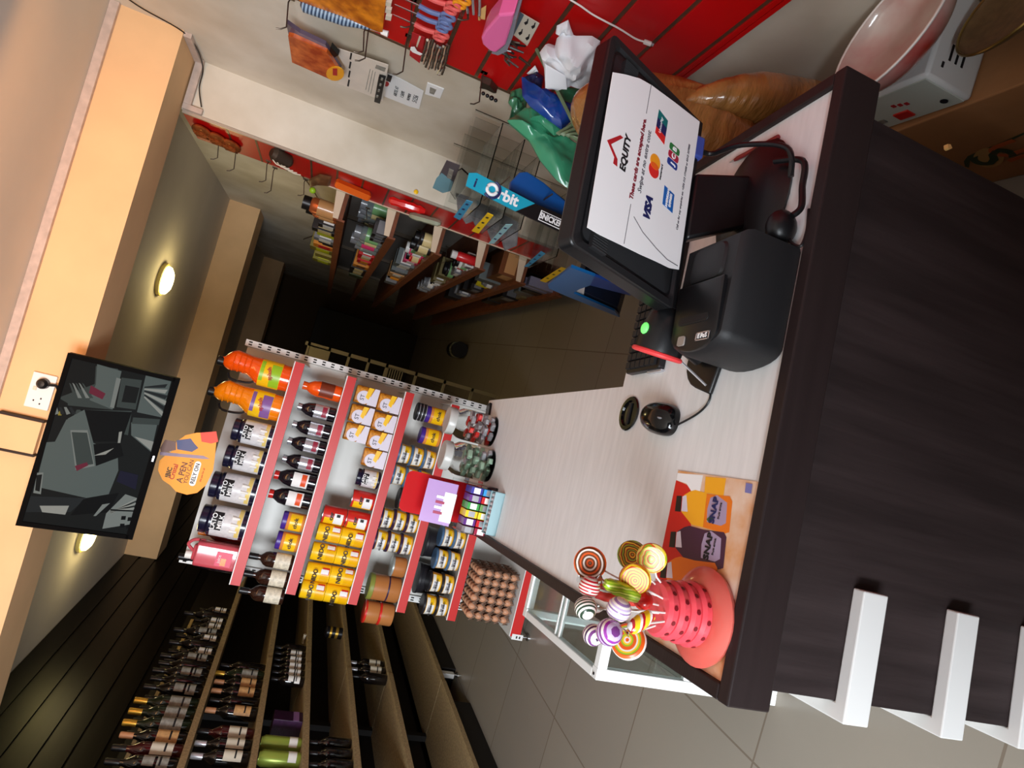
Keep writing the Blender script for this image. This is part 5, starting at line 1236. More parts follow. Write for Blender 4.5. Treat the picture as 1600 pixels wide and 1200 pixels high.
# brown wrapped basket between counter and wall
m_brown = mat('brown_wrap', (176, 124, 66), .3, noise=(6, .3), bump=(9, .9, .02), coat=.5, stretch=(1, 1, 3))
t = thing('wrapped_sack', 'shiny brown wrapped sack standing behind the monitor by the wall', 'sack', (.82, 1.56, 0))
o = MB().ball((0, 0, .53), .5, 40, 26, sx=.32, sy=.40, sz=1.07).build('sack_body', m_brown, t)
for v in o.data.vertices:
    import mathutils
    a = math.atan2(v.co.y, v.co.x); k = .012*math.sin(a*26+v.co.z*9)+.014*mathutils.noise.noise(v.co*9)
    v.co.x *= 1+k/.12; v.co.y *= 1+k/.16
    if v.co.z < .02: v.co.z = max(0, v.co.z)
o2 = MB(); P = [(-.09, -.33, .78), (.04, -.30, .70), (.13, -.25, .58), (.17, -.22, .45)]
o2.tube(spline([(.04, -.14, .82), (.08, -.17, .72), (.11, -.18, .60), (.14, -.18, .46), (.15, -.19, .30)], 8), [.06*min(1, .05+(i/14))**.7+.02*(i/32)+.0012*math.sin(i*2.1) for i in range(33)], 16).build('gathered_fold', m_brown, t)

# ---------------- gum rack and blue seat back by the right wall ----------------
m_blu = mat('rack_blue', (18, 96, 158), .35, coat=.2); m_teal = mat('teal_print', (24, 158, 186), .4)
rk = thing('gum_rack', 'clear wall gum rack with a teal and black sign strip on its side', 'display rack', (.75, 2.2, 0))
def rp(pts, Y, Y1, name, m, label=None, bevel=0):
    P = [(aty(x, y, Y).x-.75, aty(x, y, Y).z) for x, y in pts]
    return MB().prism(P, Y-2.2, Y1-2.2, 'y').build(name, m, rk, smooth=False, bevel=bevel, label=label)
rp([(733, 270), (745, 270), (836, 318), (806, 330), (728, 290)], 1.9, 1.906, 'sign_strip', m_teal, 'teal half of the sign strip')
rp([(836, 318), (893, 342), (886, 368), (806, 330)], 1.9, 1.906, 'sign_strip', m_cap, 'black half of the sign strip')
dd = (aty(880, 345, 1.898)-aty(740, 280, 1.898)).normalized()
p = aty(783, 304, 1.898)-Vector((.75, 2.2, 0)); text('sign_words', 'rbit', .048, m_paper, frame(p+dd*.024, dd, Vector((dd.z*-1, 0, dd.x))), rk, bold=.0016)
p0_ = aty(769, 296, 1.897)-Vector((.75, 2.2, 0)); rg = MB(); rg.tube([(p0_.x+.016*math.cos(a), p0_.y, p0_.z+.016*math.sin(a)) for a in [2*PI*i/20 for i in range(21)]], .0055, 8); rg.build('sign_ring', m_paper, rk)
rg = MB(); rg.tube([(p0_.x+.026*math.cos(a), p0_.y+.0005, p0_.z+.026*math.sin(a)) for a in [PI*.75+PI*1.2*i/14 for i in range(15)]], .0045, 8); rg.build('sign_ring', m_vb, rk)
p = aty(743, 286, 1.898)-Vector((.75, 2.2, 0)); text('sign_words', 'i', .04, m_vb, frame(p, dd, Vector((dd.z*-1, 0, dd.x))), rk, bold=.001)
p = aty(863, 345, 1.897)-Vector((.75, 2.2, 0)); fr_ = frame(p, dd, Vector((dd.z*-1, 0, dd.x)))
o = MB().box(-.046, .046, -.016, .017, -.0012, 0).build('sign_plate', m_paper, rk, smooth=False); o.matrix_local = fr_
o = MB().box(-.043, .043, -.0135, .0145, -.0002, .0006).build('sign_plate', m_cap, rk, smooth=False); o.matrix_local = fr_
text('sign_words', 'SNICKERS', .026, m_paper, fr_ @ Matrix.Translation((0, 0, .001)), rk, bold=.0010, sx=.78)
for zz_ in (.95, 1.10): MB().box(-.07, -.066, -.30, .02, zz_, zz_+.004).build('sign_rod', m_dsteel, rk, smooth=False)
# lips of the rack shelves, facing left
XL = .66
def lip(pts, m, words, ph=None):
    P = [(atx(x, y, XL).y-2.2, atx(x, y, XL).z) for x, y in pts]
    o = MB().prism(P, XL-.75-.003, XL-.75, 'x').build('shelf_lip', m, rk, smooth=False)
    return o
m_lipy = mat('lip_yellow', (244, 200, 24), .4); m_lipb = mat('lip_blue', (60, 146, 184), .4); m_lipp = mat('lip_pale', (150, 196, 202), .4)
lips = [([(729, 312), (739, 315), (719, 343), (709, 338)], m_lipb), ([(762, 332), (771, 336), (748, 364), (737, 360)], m_lipy), ([(790, 350), (801, 350), (772, 380), (763, 380)], m_lipp), ([(845, 392), (852, 396), (826, 416), (819, 416)], m_lipb), ([(877, 417), (886, 420), (853, 441), (844, 438)], m_lipy)]
for i, (pts, m) in enumerate(lips):
    o = lip(pts, m, '')
    for q in (.22, .5, .78):
        a = [pts[0][k]*(1-q)+pts[3][k]*q for k in (0, 1)]; b = [pts[1][k]*(1-q)+pts[2][k]*q for k in (0, 1)]
        cx, cy_ = (a[0]+b[0])/2, (a[1]+b[1])/2; p = atx(cx, cy_, XL-.0035)-Vector((.75, 2.2, 0))
        MB().box(p.x-.0006, p.x, p.y-.010, p.y+.010, p.z-.005, p.z+.005).build('lip_print', m_vb if i != 1 and i != 4 else m_ink, rk, smooth=False)
    z = atx(pts[2][0], pts[2][1], XL).z
    y1 = atx(pts[0][0], pts[0][1], XL).y-2.2; y2 = atx(pts[3][0], pts[3][1], XL).y-2.2
    MB().box(XL-.75, .22, y1, y2, z-.012, z-.008).build('rack_tray', m_clear, rk, smooth=False)
    for k in range(3): MB().box(XL-.75+.01, .22, y1+(y2-y1)*(k+.5)/3.-.002, y1+(y2-y1)*(k+.5)/3., z-.008, z+.085).build('tray_divider', m_clear, rk, smooth=False)
for y_ in (.02, .40): MB().box(.222, .23, y_, y_+.008, .50, 1.22).build('rack_post', m_clear, rk, smooth=False)
MB().box(.222, .38, .02, .028, .9, .91).build('wall_arm', m_dsteel, rk, smooth=False)
t, c = plane_thing('header_card', 'grey and blue rounded header card above the gum rack', 'card', 702, 272, .80)
side('card_sheet', [(698, 250), (719, 258), (704, 298), (692, 301), (676, 293)], .80, .802, mat('card_taupe', (92, 84, 88), .4), t, c)
side('card_lower', [(690, 270), (708, 284), (704, 298), (692, 301), (676, 293), (682, 278)], .798, .7995, mat('card_paleblue', (122, 170, 184), .4), t, c)
side('card_print', [(702, 263), (709, 266), (705, 280), (698, 277)], .797, .7985, m_lg, t, c)
side('card_stem', [(706, 270), (722, 262), (735, 274), (728, 290), (712, 310), (704, 298)], .803, .81, m_clear, t, c)
# blue carton at the foot of the rack
bl = thing('blue_display_carton', 'blue cardboard display carton with a round cut-out below the gum rack', 'display carton', (.46, 1.95, 0))
def bp_(pts, X, X1, name, m, label=None):
    P = [(atx(x, y, X).y-1.95, atx(x, y, X).z) for x, y in pts]
    return MB().prism(P, X-.46, X1-.46, 'x').build(name, m, bl, smooth=False, label=label)
bp_([(892, 418), (929, 432), (922, 446), (905, 452), (896, 458), (888, 464), (858, 451), (856, 445)], .46, .47, 'carton_front', m_blu)
bp_([(888, 464), (896, 458), (960, 486), (968, 496)], .46, .468, 'carton_edge', m_blu)
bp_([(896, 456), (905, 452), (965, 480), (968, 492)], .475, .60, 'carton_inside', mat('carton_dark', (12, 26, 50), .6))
bp_([(922, 446), (929, 432), (985, 452), (985, 462)], .50, .51, 'carton_side', mat('carton_blue2', (30, 70, 150), .4))
MB().box(.02, .18, -.20, .02, .0, .56).build('carton_body', mat('carton_navy', (12, 30, 60), .6), bl, smooth=False)
t, c = plane_thing('white_card_scrap', 'white card showing through the cut-out of the blue carton', 'card', 903, 458, .475); side('card_sheet', [(896, 452), (914, 448), (912, 462), (900, 460)], .472, .474, m_wcap, t, c)
t, c = plane_thing('brown_parcel', 'crumpled brown paper parcel beside the blue carton, under the monitor', 'parcel', 960, 465, .52)
t.location = (.50, 1.52, 0)
mb = MB(); mb.ball((0, 0, .36), .36, 22, 14, sx=.30, sy=.42, sz=1.0); o = mb.build('parcel_body', mat('parcel_brown', (112, 68, 34), .6, noise=(12, .4), bump=(20, .8, .01)), t)
# rounded blue chair back
t = thing('blue_chair', 'rounded blue plastic chair back showing beyond the monitor', 'chair', (.86, 1.98, 0))
def chp(pts, off, m, name, th, Y=1.98):
    P = [(aty(x, y, Y).x-.86, aty(x, y, Y).z) for x, y in pts]
    return MB().prism(P, off, off+th, 'y').build(name, m, t, smooth=False, bevel=.004)
chp([(795, 300), (798, 284), (812, 269), (824, 268), (850, 285), (893, 322), (893, 352), (850, 332), (812, 316)], 0, mat('chair_blue', (16, 78, 148), .35, coat=.3), 'chair_back', .02)
chp([(824, 266), (840, 272), (893, 312), (893, 322), (850, 288)], .03, mat('chair_blue', (16, 78, 148), .35, coat=.3), 'chair_back_rim', .01)
MB().box(-.15, .02, .0, .30, .42, .45).build('chair_seat', mat('chair_blue', (16, 78, 148), .35, coat=.3), t, bevel=.01)
for x in (-.13, -.01):
    for y in (.02, .28): MB().tube([(x, y, 0), (x, y, .43)], .014, 8).build('leg', mat('chair_blue', (16, 78, 148), .35, coat=.3), t)
MB().box(-.12, .0, .004, .018, .44, .86).build('back_support', mat('chair_blue', (16, 78, 148), .35, coat=.3), t, bevel=.003)
# ---------------- glass display cabinet on the floor left of the counter ----------------
m_alu = mat('white_aluminium', (236, 236, 234), .35)
m_pane = mat('cabinet_glass', (228, 236, 234), .04, trans=1, ior=1.12)
cb = dthing('glass_cabinet', 'low white-framed glass display cabinet on the floor left of the counter', 'display cabinet', -.255, .84, 0)
CW, CD, CH = .243, .575, .60
mb = MB()
def bar(x0, x1, y0, y1, z0, z1): MB().box(x0, x1, y0, y1, z0, z1).build('frame_bar', m_alu, cb, smooth=False, bevel=.002)
for x in (0, CW-.03):
    for y in (0, CD-.03): bar(x, x+.03, y, y+.03, 0, CH)
for z in (.0, CH-.028):
    bar(.03, CW-.03, 0, .025, z, z+.028); bar(.03, CW-.03, CD-.025, CD, z, z+.028)
    bar(0, .022, .03, CD-.03, z, z+.028); bar(CW-.022, CW, .03, CD-.03, z, z+.028)
bar(.022, CW-.022, .27, .282, CH-.016, CH-.004); bar(.022, CW-.022, .30, .308, CH-.016, CH-.004)
bar(.03, CW-.03, .004, .02, .30, .325)
MB().box(.02, CW-.02, .02, CD-.02, CH-.010, CH-.006).build('top_pane', m_pane, cb, smooth=False)
MB().box(.03, CW-.03, .008, .012, .028, CH-.028).build('front_pane', m_pane, cb, smooth=False)
MB().box(.006, .010, .03, CD-.03, .028, CH-.028).build('side_pane', m_pane, cb, smooth=False)
MB().box(.02, CW-.02, .02, CD-.02, .30, .306).build('inner_shelf', m_pane, cb, smooth=False)
MB().box(.02, CW-.02, .02, CD-.02, .02, .035).build('cabinet_floor', mat('cabinet_base', (176, 178, 176), .5), cb, smooth=False)
MB().lathe([(.004, 0), (.004, .002), (0, .002)], 10, c=(.012, .015)).build('screw', m_ink, cb).location = (0, 0, CH)

# ---------------- stabiliser, lampshade-like bowls and carton right of the counter ----------------
m_cart = mat('brown_cardboard', (182, 128, 82), .7, noise=(5, .18), bump=(14, .5, .006))
ctn = thing('cardboard_carton', 'brown cardboard carton with green printed letters right of the counter', 'carton', (.90, 0, 0))
# top front edge from the picture
e0 = atx(1430, 200, .90); e1 = atx(1600, 120, .90)
MB().box(0, .24, .55, 1.31, .0, .345).build('carton_body', m_cart, ctn, smooth=False, bevel=.004)
def cp(pts, name, m, dz=-.001):
    P = [(atx(x, y, .899).y, atx(x, y, .899).z) for x, y in pts]
    return MB().prism(P, dz-.0006, dz+.0, 'x').build(name, m, ctn, smooth=False)
m_gp = mat('green_carton_print', (58, 72, 44), .7); m_tp = mat('tan_carton_print', (196, 156, 96), .7); m_op = mat('orange_carton_print', (196, 96, 44), .7)
cp([(1506, 252), (1512, 244), (1530, 236), (1556, 226), (1600, 207), (1600, 210), (1556, 230), (1532, 240), (1516, 250), (1514, 262), (1508, 260)], 'swoosh_print', m_gp)
cp([(1545+24*math.cos(a), 246+15*math.sin(a)) for a in [2*PI*i/20 for i in range(20)]], 'oval_print', m_tp, -.0014)
def cdir(px, py, px2, py2): return (atx(px2, py2, .898)-atx(px, py, .898)).normalized()
dn_ = Vector((0, -.12, -1)).normalized()
p = atx(1548, 247, .8968); ctext_ = text('carton_words', 'S', .13, m_gp, frame(p-Vector((.90, 0, 0)), dn_, Vector((0, -1, 0)).cross(Vector((0, 0, 1))) if False else Vector((0, -1, 0))), ctn, bold=.002)
p = atx(1592, 243, .8968); text('carton_words', 'UN', .10, m_op, frame(p-Vector((.90, 0, 0)), dn_, Vector((0, -1, 0))), ctn, bold=.002)
# white stabiliser
sa = thing('voltage_stabiliser', 'white voltage stabiliser with red switch standing on cardboard carton', 'stabiliser', (.915, 1.19, .346), math.radians(-3))
MB().box(0, .20, -.155, .125, 0, .135).build('stabiliser_body', m_wsteel, sa, bevel=.008)
MB().box(-.003, .001, -.145, .115, .008, .125).build('front_panel', mat('panel_pale', (200, 206, 196), .4), sa, smooth=False)
MB().box(-.007, -.002, -.04, .0, .022, .05).build('red_switch', m_redp, sa, bevel=.002)
for y in (.055, .015): MB().box(-.005, -.002, y, y+.03, .095, .115).build('meter_window', mat('meter_dark', (70, 74, 100), .3), sa, smooth=False)
MB().box(-.0045, -.003, .03, .09, .03, .034).box(-.0045, -.003, .03, .09, .03, .045).build('printed_line', m_lg, sa, smooth=False)
for k in range(3): MB().box(-.005, -.003, -.06+k*.014, -.052+k*.014, .066+k*.004, .076+k*.004).build('red_marking', m_inkr, sa, smooth=False)
MB().lathe([(.008, 0), (.008, .002), (0, .002)], 14).build('round_badge', m_ink, sa).matrix_local = frame((-.004, -.12, .035), (0, 1, 0), (0, 0, 1)) @ Matrix.Rotation(PI, 4, 'Y')
sk = []
for k in range(3): MB().box(.05, .085, -.156, -.1545, .05+k*.018, .056+k*.018).build('vent_slot', m_ink, sa, smooth=False)
for (x, z) in ((.03, .10), (.15, .03)): MB().box(x, x+.012, -.1565, -.1545, z, z+.006).build('screw', m_ink, sa, smooth=False)
text('body_words', 'UPS', .03, m_lg, frame((.11, -.1555, .045), (1, 0, 0), (0, 0, 1)), sa)
# big shallow bowls / reflector shades above it
m_brass = mat('brass_bowl', (150, 124, 66), .28, .85, noise=(8, .2)); m_shade = mat('brown_shade', (124, 98, 64), .5, .3, noise=(60, .2))
def bowl(name, label, p, nrm_, r, depth, m, rim, cat='bowl', inner=None):
    t = thing(name, label, cat, p); q = Vector(nrm_).normalized().to_track_quat('Z', 'Y').to_matrix().to_4x4()
    prof = [(r*math.sin(a), -depth*math.cos(a)) for a in [PI/2*i/10 for i in range(11)]]
    o = MB().lathe(prof+[(r-.004, -.001)]+[((r-.004)*math.sin(a), -(depth-.004)*math.cos(a)) for a in [PI/2*(10-i)/10 for i in range(1, 11)]], 40).build('bowl_body', m, t); o.matrix_local = q
    o2 = MB().tube([(r*math.cos(a), r*math.sin(a), 0) for a in [2*PI*i/40 for i in range(41)]], .003, 6).build('bowl_rim', rim, t); o2.matrix_local = q
    if inner: o3 = MB().lathe([(0, -depth*.55), (r*.7, -depth*.45), (r*.72, -depth*.40), (0, -depth*.5)], 30).build('inner_band', inner, t); o3.matrix_local = q
    return t
t = bowl('patterned_bowl', 'large shallow white and red bowl above the white stabiliser', (.99, 1.08, .565), (.16, .10, 1), .145, .078, mat('glazed_white', (206, 196, 186), .15, noise=(4, .35, (180, 44, 38)), coat=.5), m_wcap)
t = bowl('brass_plate', 'shallow brownish brass plate just below the patterned bowl', (1.0, .885, .47), (.25, .12, 1), .115, .03, m_shade, m_brass)
MB().lathe([(.05, -.124), (.03, -.115), (.020, -.08), (.02, -.035), (.0, -.03)], 20).build('plate_foot', m_brass, t)
t = thing('brass_vase', 'shiny brass vase with pale highlight lying on the cardboard carton', 'vase', (.985, .66, .43)); ax = Vector((.05, -.4, .12)).normalized()
o = MB().lathe([(.0, -.10), (.03, -.10), (.055, -.07), (.068, -.02), (.062, .03), (.04, .06), (.022, .075), (.020, .12), (.035, .135), (.030, .135), (.016, .12), (0, .1)], 30).build('vase_body', m_brass, t); o.matrix_local = ax.to_track_quat('Z', 'Y').to_matrix().to_4x4()
t = thing('brass_vase', 'smaller dull brass vase at the top right edge behind the shiny one', 'vase', (1.07, .60, .62))
o = MB().lathe([(.0, -.08), (.025, -.08), (.05, -.05), (.055, 0), (.03, .05), (.018, .07), (.03, .10), (0, .09)], 26).build('vase_body', m_brass, t); o.matrix_local = Vector((.1, -.5, .6)).to_track_quat('Z', 'Y').to_matrix().to_4x4()
MB().box(-.09, .06, -.10, .30, -.275, -.27).build('x', m_dsteel, t) if False else None
t = thing('dark_crate', 'dark crate behind the brass pieces by the right wall', 'crate', (1.0, .72, .346)); MB().box(.03, .14, -.25, .04, 0, .19).build('crate_body', m_cap, t, smooth=False, bevel=.003)
t = thing('gold_chip', 'tiny gold flake stuck at the right edge of the dark counter panel', 'flake', DKW(.893, .018, .66), DA)
MB().prism([(-.004, 0), (0, -.005), (.005, 0), (.003, .006), (-.003, .004)], -.0035, .0035, 'y').build('flake_body', mat('gold_flake', (214, 166, 100), .4), t, smooth=False)

# ---------------- side shelves beyond the pier ----------------
m_brshelf = mat('brown_shelf_edge', (120, 66, 36), .5, noise=(20, .3)); m_brk = mat('bracket_white', (214, 196, 170), .45)
RS = {0: 1.617, 1: 1.322, 2: 1.040, 3: .760, 4: .490, 5: .24}
XF = .742; Y0r = 3.70; Y1r = 8.4
rs = thing('side_shelves', 'long brown-edged wall shelves full of small goods beyond the cream pier', 'shelf', (XF, Y0r, 0))
m_rback = mat('side_shelf_back', (150, 142, 134), .6)
MB().box(.36, .405, 0, Y1r-Y0r, .1, 1.60).build('back_panel', m_rback, rs, smooth=False)
for k, z in RS.items():
    MB().box(.0, .36, 0.006, Y1r-Y0r, z-.035, z-.012).build('shelf_board', m_brshelf, rs, smooth=False)
    MB().box(-.012, 0, 0, Y1r-Y0r, z-.05, z-.004).build('shelf_edge', m_brshelf, rs, smooth=False)
    if k < 5:
        MB().prism([(-.004, z-.012), (.16, z-.012), (.16, z+.04), (-.004, z+.018)], -.004, .002, 'y').build('end_bracket', m_brk, rs, smooth=False)
for y in (0.0, 1.5, 3.0, 4.6): MB().box(.33, .36, y, y+.03, 0, 1.6).build('shelf_post', m_dsteel, rs, smooth=False)
# red slat strip on the pier side with its own hooks
m_slt = m_slat
t = thing('pier_slatwall', 'narrow red slatwall strip on the side of the cream pier', 'wall panel', (.9, 3.30, 0))
MB().box(-.006, .004, 0, .375, .45, 2.385).build('strip_board', m_slt, t, smooth=False)
for z in [.6+.1325*k for k in range(13)]: MB().box(-.0075, -.006, 0, .375, z-.005, z+.005).build('groove_channel', m_brtrim, t, smooth=False)
MB().box(-.009, .004, -.014, .0, .45, 2.385).build('edge_trim', mat('grey_trim', (178, 164, 150), .35, .3), t, smooth=False)
MB().box(-.011, .002, .372, .385, .45, 1.75).build('edge_trim', m_brk, t, smooth=False)
k = 0
for (px, py, ln, lb) in ((345, 215, .12, 'topmost, behind the copper wire packs'), (372, 228, .14, 'below the copper wire packs'), (420, 252, .12, 'beside the dark pegs bundle'), (430, 262, .15, 'just below the dark pegs bundle'), (478, 280, .10, 'above the orange packet'), (575, 325, .08, 'at the orange packet'), (655, 360, .12, 'above the silver packs'), (700, 385, .12, 'lowest on the pier')):
    hook(px, py, 'thin hook on the pier slatwall, '+lb, ln, .892, grp='hooks on the pier slatwall')
    k += 1
m_cop = mat('copper_wire', (206, 118, 62), .25, .6, noise=(30, .4))
for i, (px, py) in enumerate(((316, 206), (340, 218), (361, 228))):
    t = thing('wire_wool_pack', 'shiny copper scourer pack on the pier slatwall, %s from the beam' % ORD[i], 'scourer pack', atx(px, py, .875), 0, 'copper scourer packs')
    MB().ball((0, 0, 0), .05, 20, 12, sx=.4, sy=1.7, sz=.95).build('pack_body', m_cop, t)
    for j in range(4): MB().tube([(-.022*math.cos(q*.3-.6), -.05+.02*q, .03*math.sin(q*1.3+j*1.6)) for q in range(6)], .003, 6).build('wire_curl', m_cop, t)
def hung(name, label, cat, p0, p1, r, m, X=.86, group=None):
    a, b = atx(*p0, X), atx(*p1, X); t = thing(name, label, cat, a, 0, group); d = b-a
    return t, a, b-a
t, a, d = hung('peg_bundle', 'dark bundle of pegs with pale ribs hanging on pier slatwall', 'pegs', (424, 238), (455, 255), .03, m_cap)
MB().tube([d*0, d*.15, d*.85, d], [.02, .035, .035, .02], 12).build('peg_block', mat('dark_pegs', (52, 40, 30), .5), t)
for k in range(5): MB().tube(spline([d*(.05+k*.2)+Vector((-.03, 0, -.01)), d*(.1+k*.2)+Vector((-.045, .0, -.03)), d*(.18+k*.2)+Vector((-.04, .0, -.06))]), .003, 6).build('peg_rib', m_lw, t)
t, a, d = hung('herb_packet', 'brownish packet with green tip on pier slatwall above orange packet', 'packet', (485, 285), (515, 285), .03, m_cap)
pillow('packet_body', [(482, 280), (500, 272), (518, 276), (516, 290), (495, 288), (484, 292)], atx(500, 282, .86), (-1, -.2, 0), .015, mat('brown_packet', (110, 70, 44), .4, noise=(20, .4)), t, seed=41)
MB().ball((-.03, .03, -.02), .018, 12, 8).build('green_tip', m_green, t)
t, a, d = hung('orange_packet', 'bright orange long packet hanging beside the topmost shelf', 'packet', (524, 285), (578, 308), .02, m_cap)
MB().tube([d*0, d*.05, d*.95, d], [.016, .026, .026, .02], 4).build('packet_body', mat('orange_packet', (226, 100, 30), .25, coat=.6), t, smooth=False)
t, a, d = hung('red_packet', 'red glossy packet hanging between first and second side shelves', 'packet', (608, 312), (664, 330), .02, m_cap)
MB().tube([d*(q/8)+Vector((0, 0, .006*math.sin(q*2))) for q in range(9)], [.014, .024, .02, .026, .022, .026, .02, .024, .012], 8).build('packet_body', mat('red_packet', (216, 30, 28), .25, coat=.6), t)
t, a, d = hung('clear_foil_pack', 'clear silver-green packet hanging above the third side shelf', 'packet', (640, 336), (690, 350), .02, m_cap)
MB().tube([d*(q/8)+Vector((0, 0, .004*math.sin(q*2.5))) for q in range(9)], [.012, .02, .022, .02, .022, .02, .022, .02, .010], 6).build('packet_body', mat('silver_green', (170, 174, 150), .25, .4), t)
t, a, d = hung('grey_film_packs', 'grey transparent film packs hanging beside the gum rack', 'film packs', (640, 336), (690, 350), .02, m_cap)
t.location = atx(760, 350, .80)
for k in range(4): pillow('film_pack', [(712+k*22, 300+k*10), (745+k*22, 312+k*12), (742+k*22, 345+k*13), (728+k*20, 350+k*14), (715+k*22, 330+k*12)], atx(740+k*22, 330+k*12, .82), (-1, -.7, 0), .01, mat('film_grey', (150, 148, 150), .2, trans=.35, noise=(18, .3), coat=.4), t, wr=.9, seed=50+k, freq=26)
t = thing('yellow_tag', 'small yellow tag on the white edge of the pier', 'tag', aty(650, 300, 3.27)); MB().ball((0, 0, 0), .012, 10, 6, sy=.3).build('tag_body', m_yel, t)

# goods on the side shelves
rng = random.Random(11)
def good(kind, label, cat, X, Y, z, w_, d_, h_, m, m2=None, grp=None, m3=None):
    t = thing(kind, label, cat, (X, Y, z), 0, grp)
    if kind.endswith('box') or kind.endswith('pack'):
        MB().box(-w_/2, w_/2, -d_/2, d_/2, 0, h_).build('box_body', m, t, smooth=False, bevel=.002)
        if m2:
            MB().box(-w_/2-.001, -w_/2, -d_*.4, d_*.4, h_*.2, h_*.75).build('label_patch', m2, t, smooth=False)
            MB().box(-w_*.4, w_*.4, -d_/2-.001, -d_/2, h_*.2, h_*.75).build('label_patch', m2, t, smooth=False)
    else:
        r = w_/2
        MB().lathe([(r*.92, 0), (r, .004), (r, h_*.72), (r*.8, h_*.80)], 18).build('bottle_body', m, t)
        MB().lathe([(r*.8, h_*.79), (r*.84, h_*.8), (r*.84, h_), (0, h_)], 16).build('lid', m3 or m_cap, t)
        if m2: MB().lathe([(r*1.02, h_*.15), (r*1.02, h_*.6)], 18).build('label_band', m2, t)
    return t
c_ = lambda n_, rgb, r=.35, mt=0, tr=0: mat('g_'+n_, rgb, r, mt, trans=tr, coat=.3)
mcop = c_('copper', (206, 112, 66), .2, .6); mclr = c_('grey_clear', (134, 142, 142), .15, 0, .3); mred = c_('red', (196, 30, 34)); mgrn = c_('green', (120, 168, 110)); mcrm = c_('cream', (214, 194, 140)); mlime = c_('lime', (190, 196, 20)); mor = c_('orange', (206, 130, 40)); mgry = c_('grey', (120, 120, 124)); mbrn = c_('brown', (110, 64, 34)); mpnk = c_('pink', (214, 60, 110)); mwht = c_('white', (226, 224, 220)); mdk = c_('dark', (34, 30, 30)); myel = c_('yellow', (200, 184, 30)); mtan = c_('tan', (190, 140, 90))
XG = XF+.06
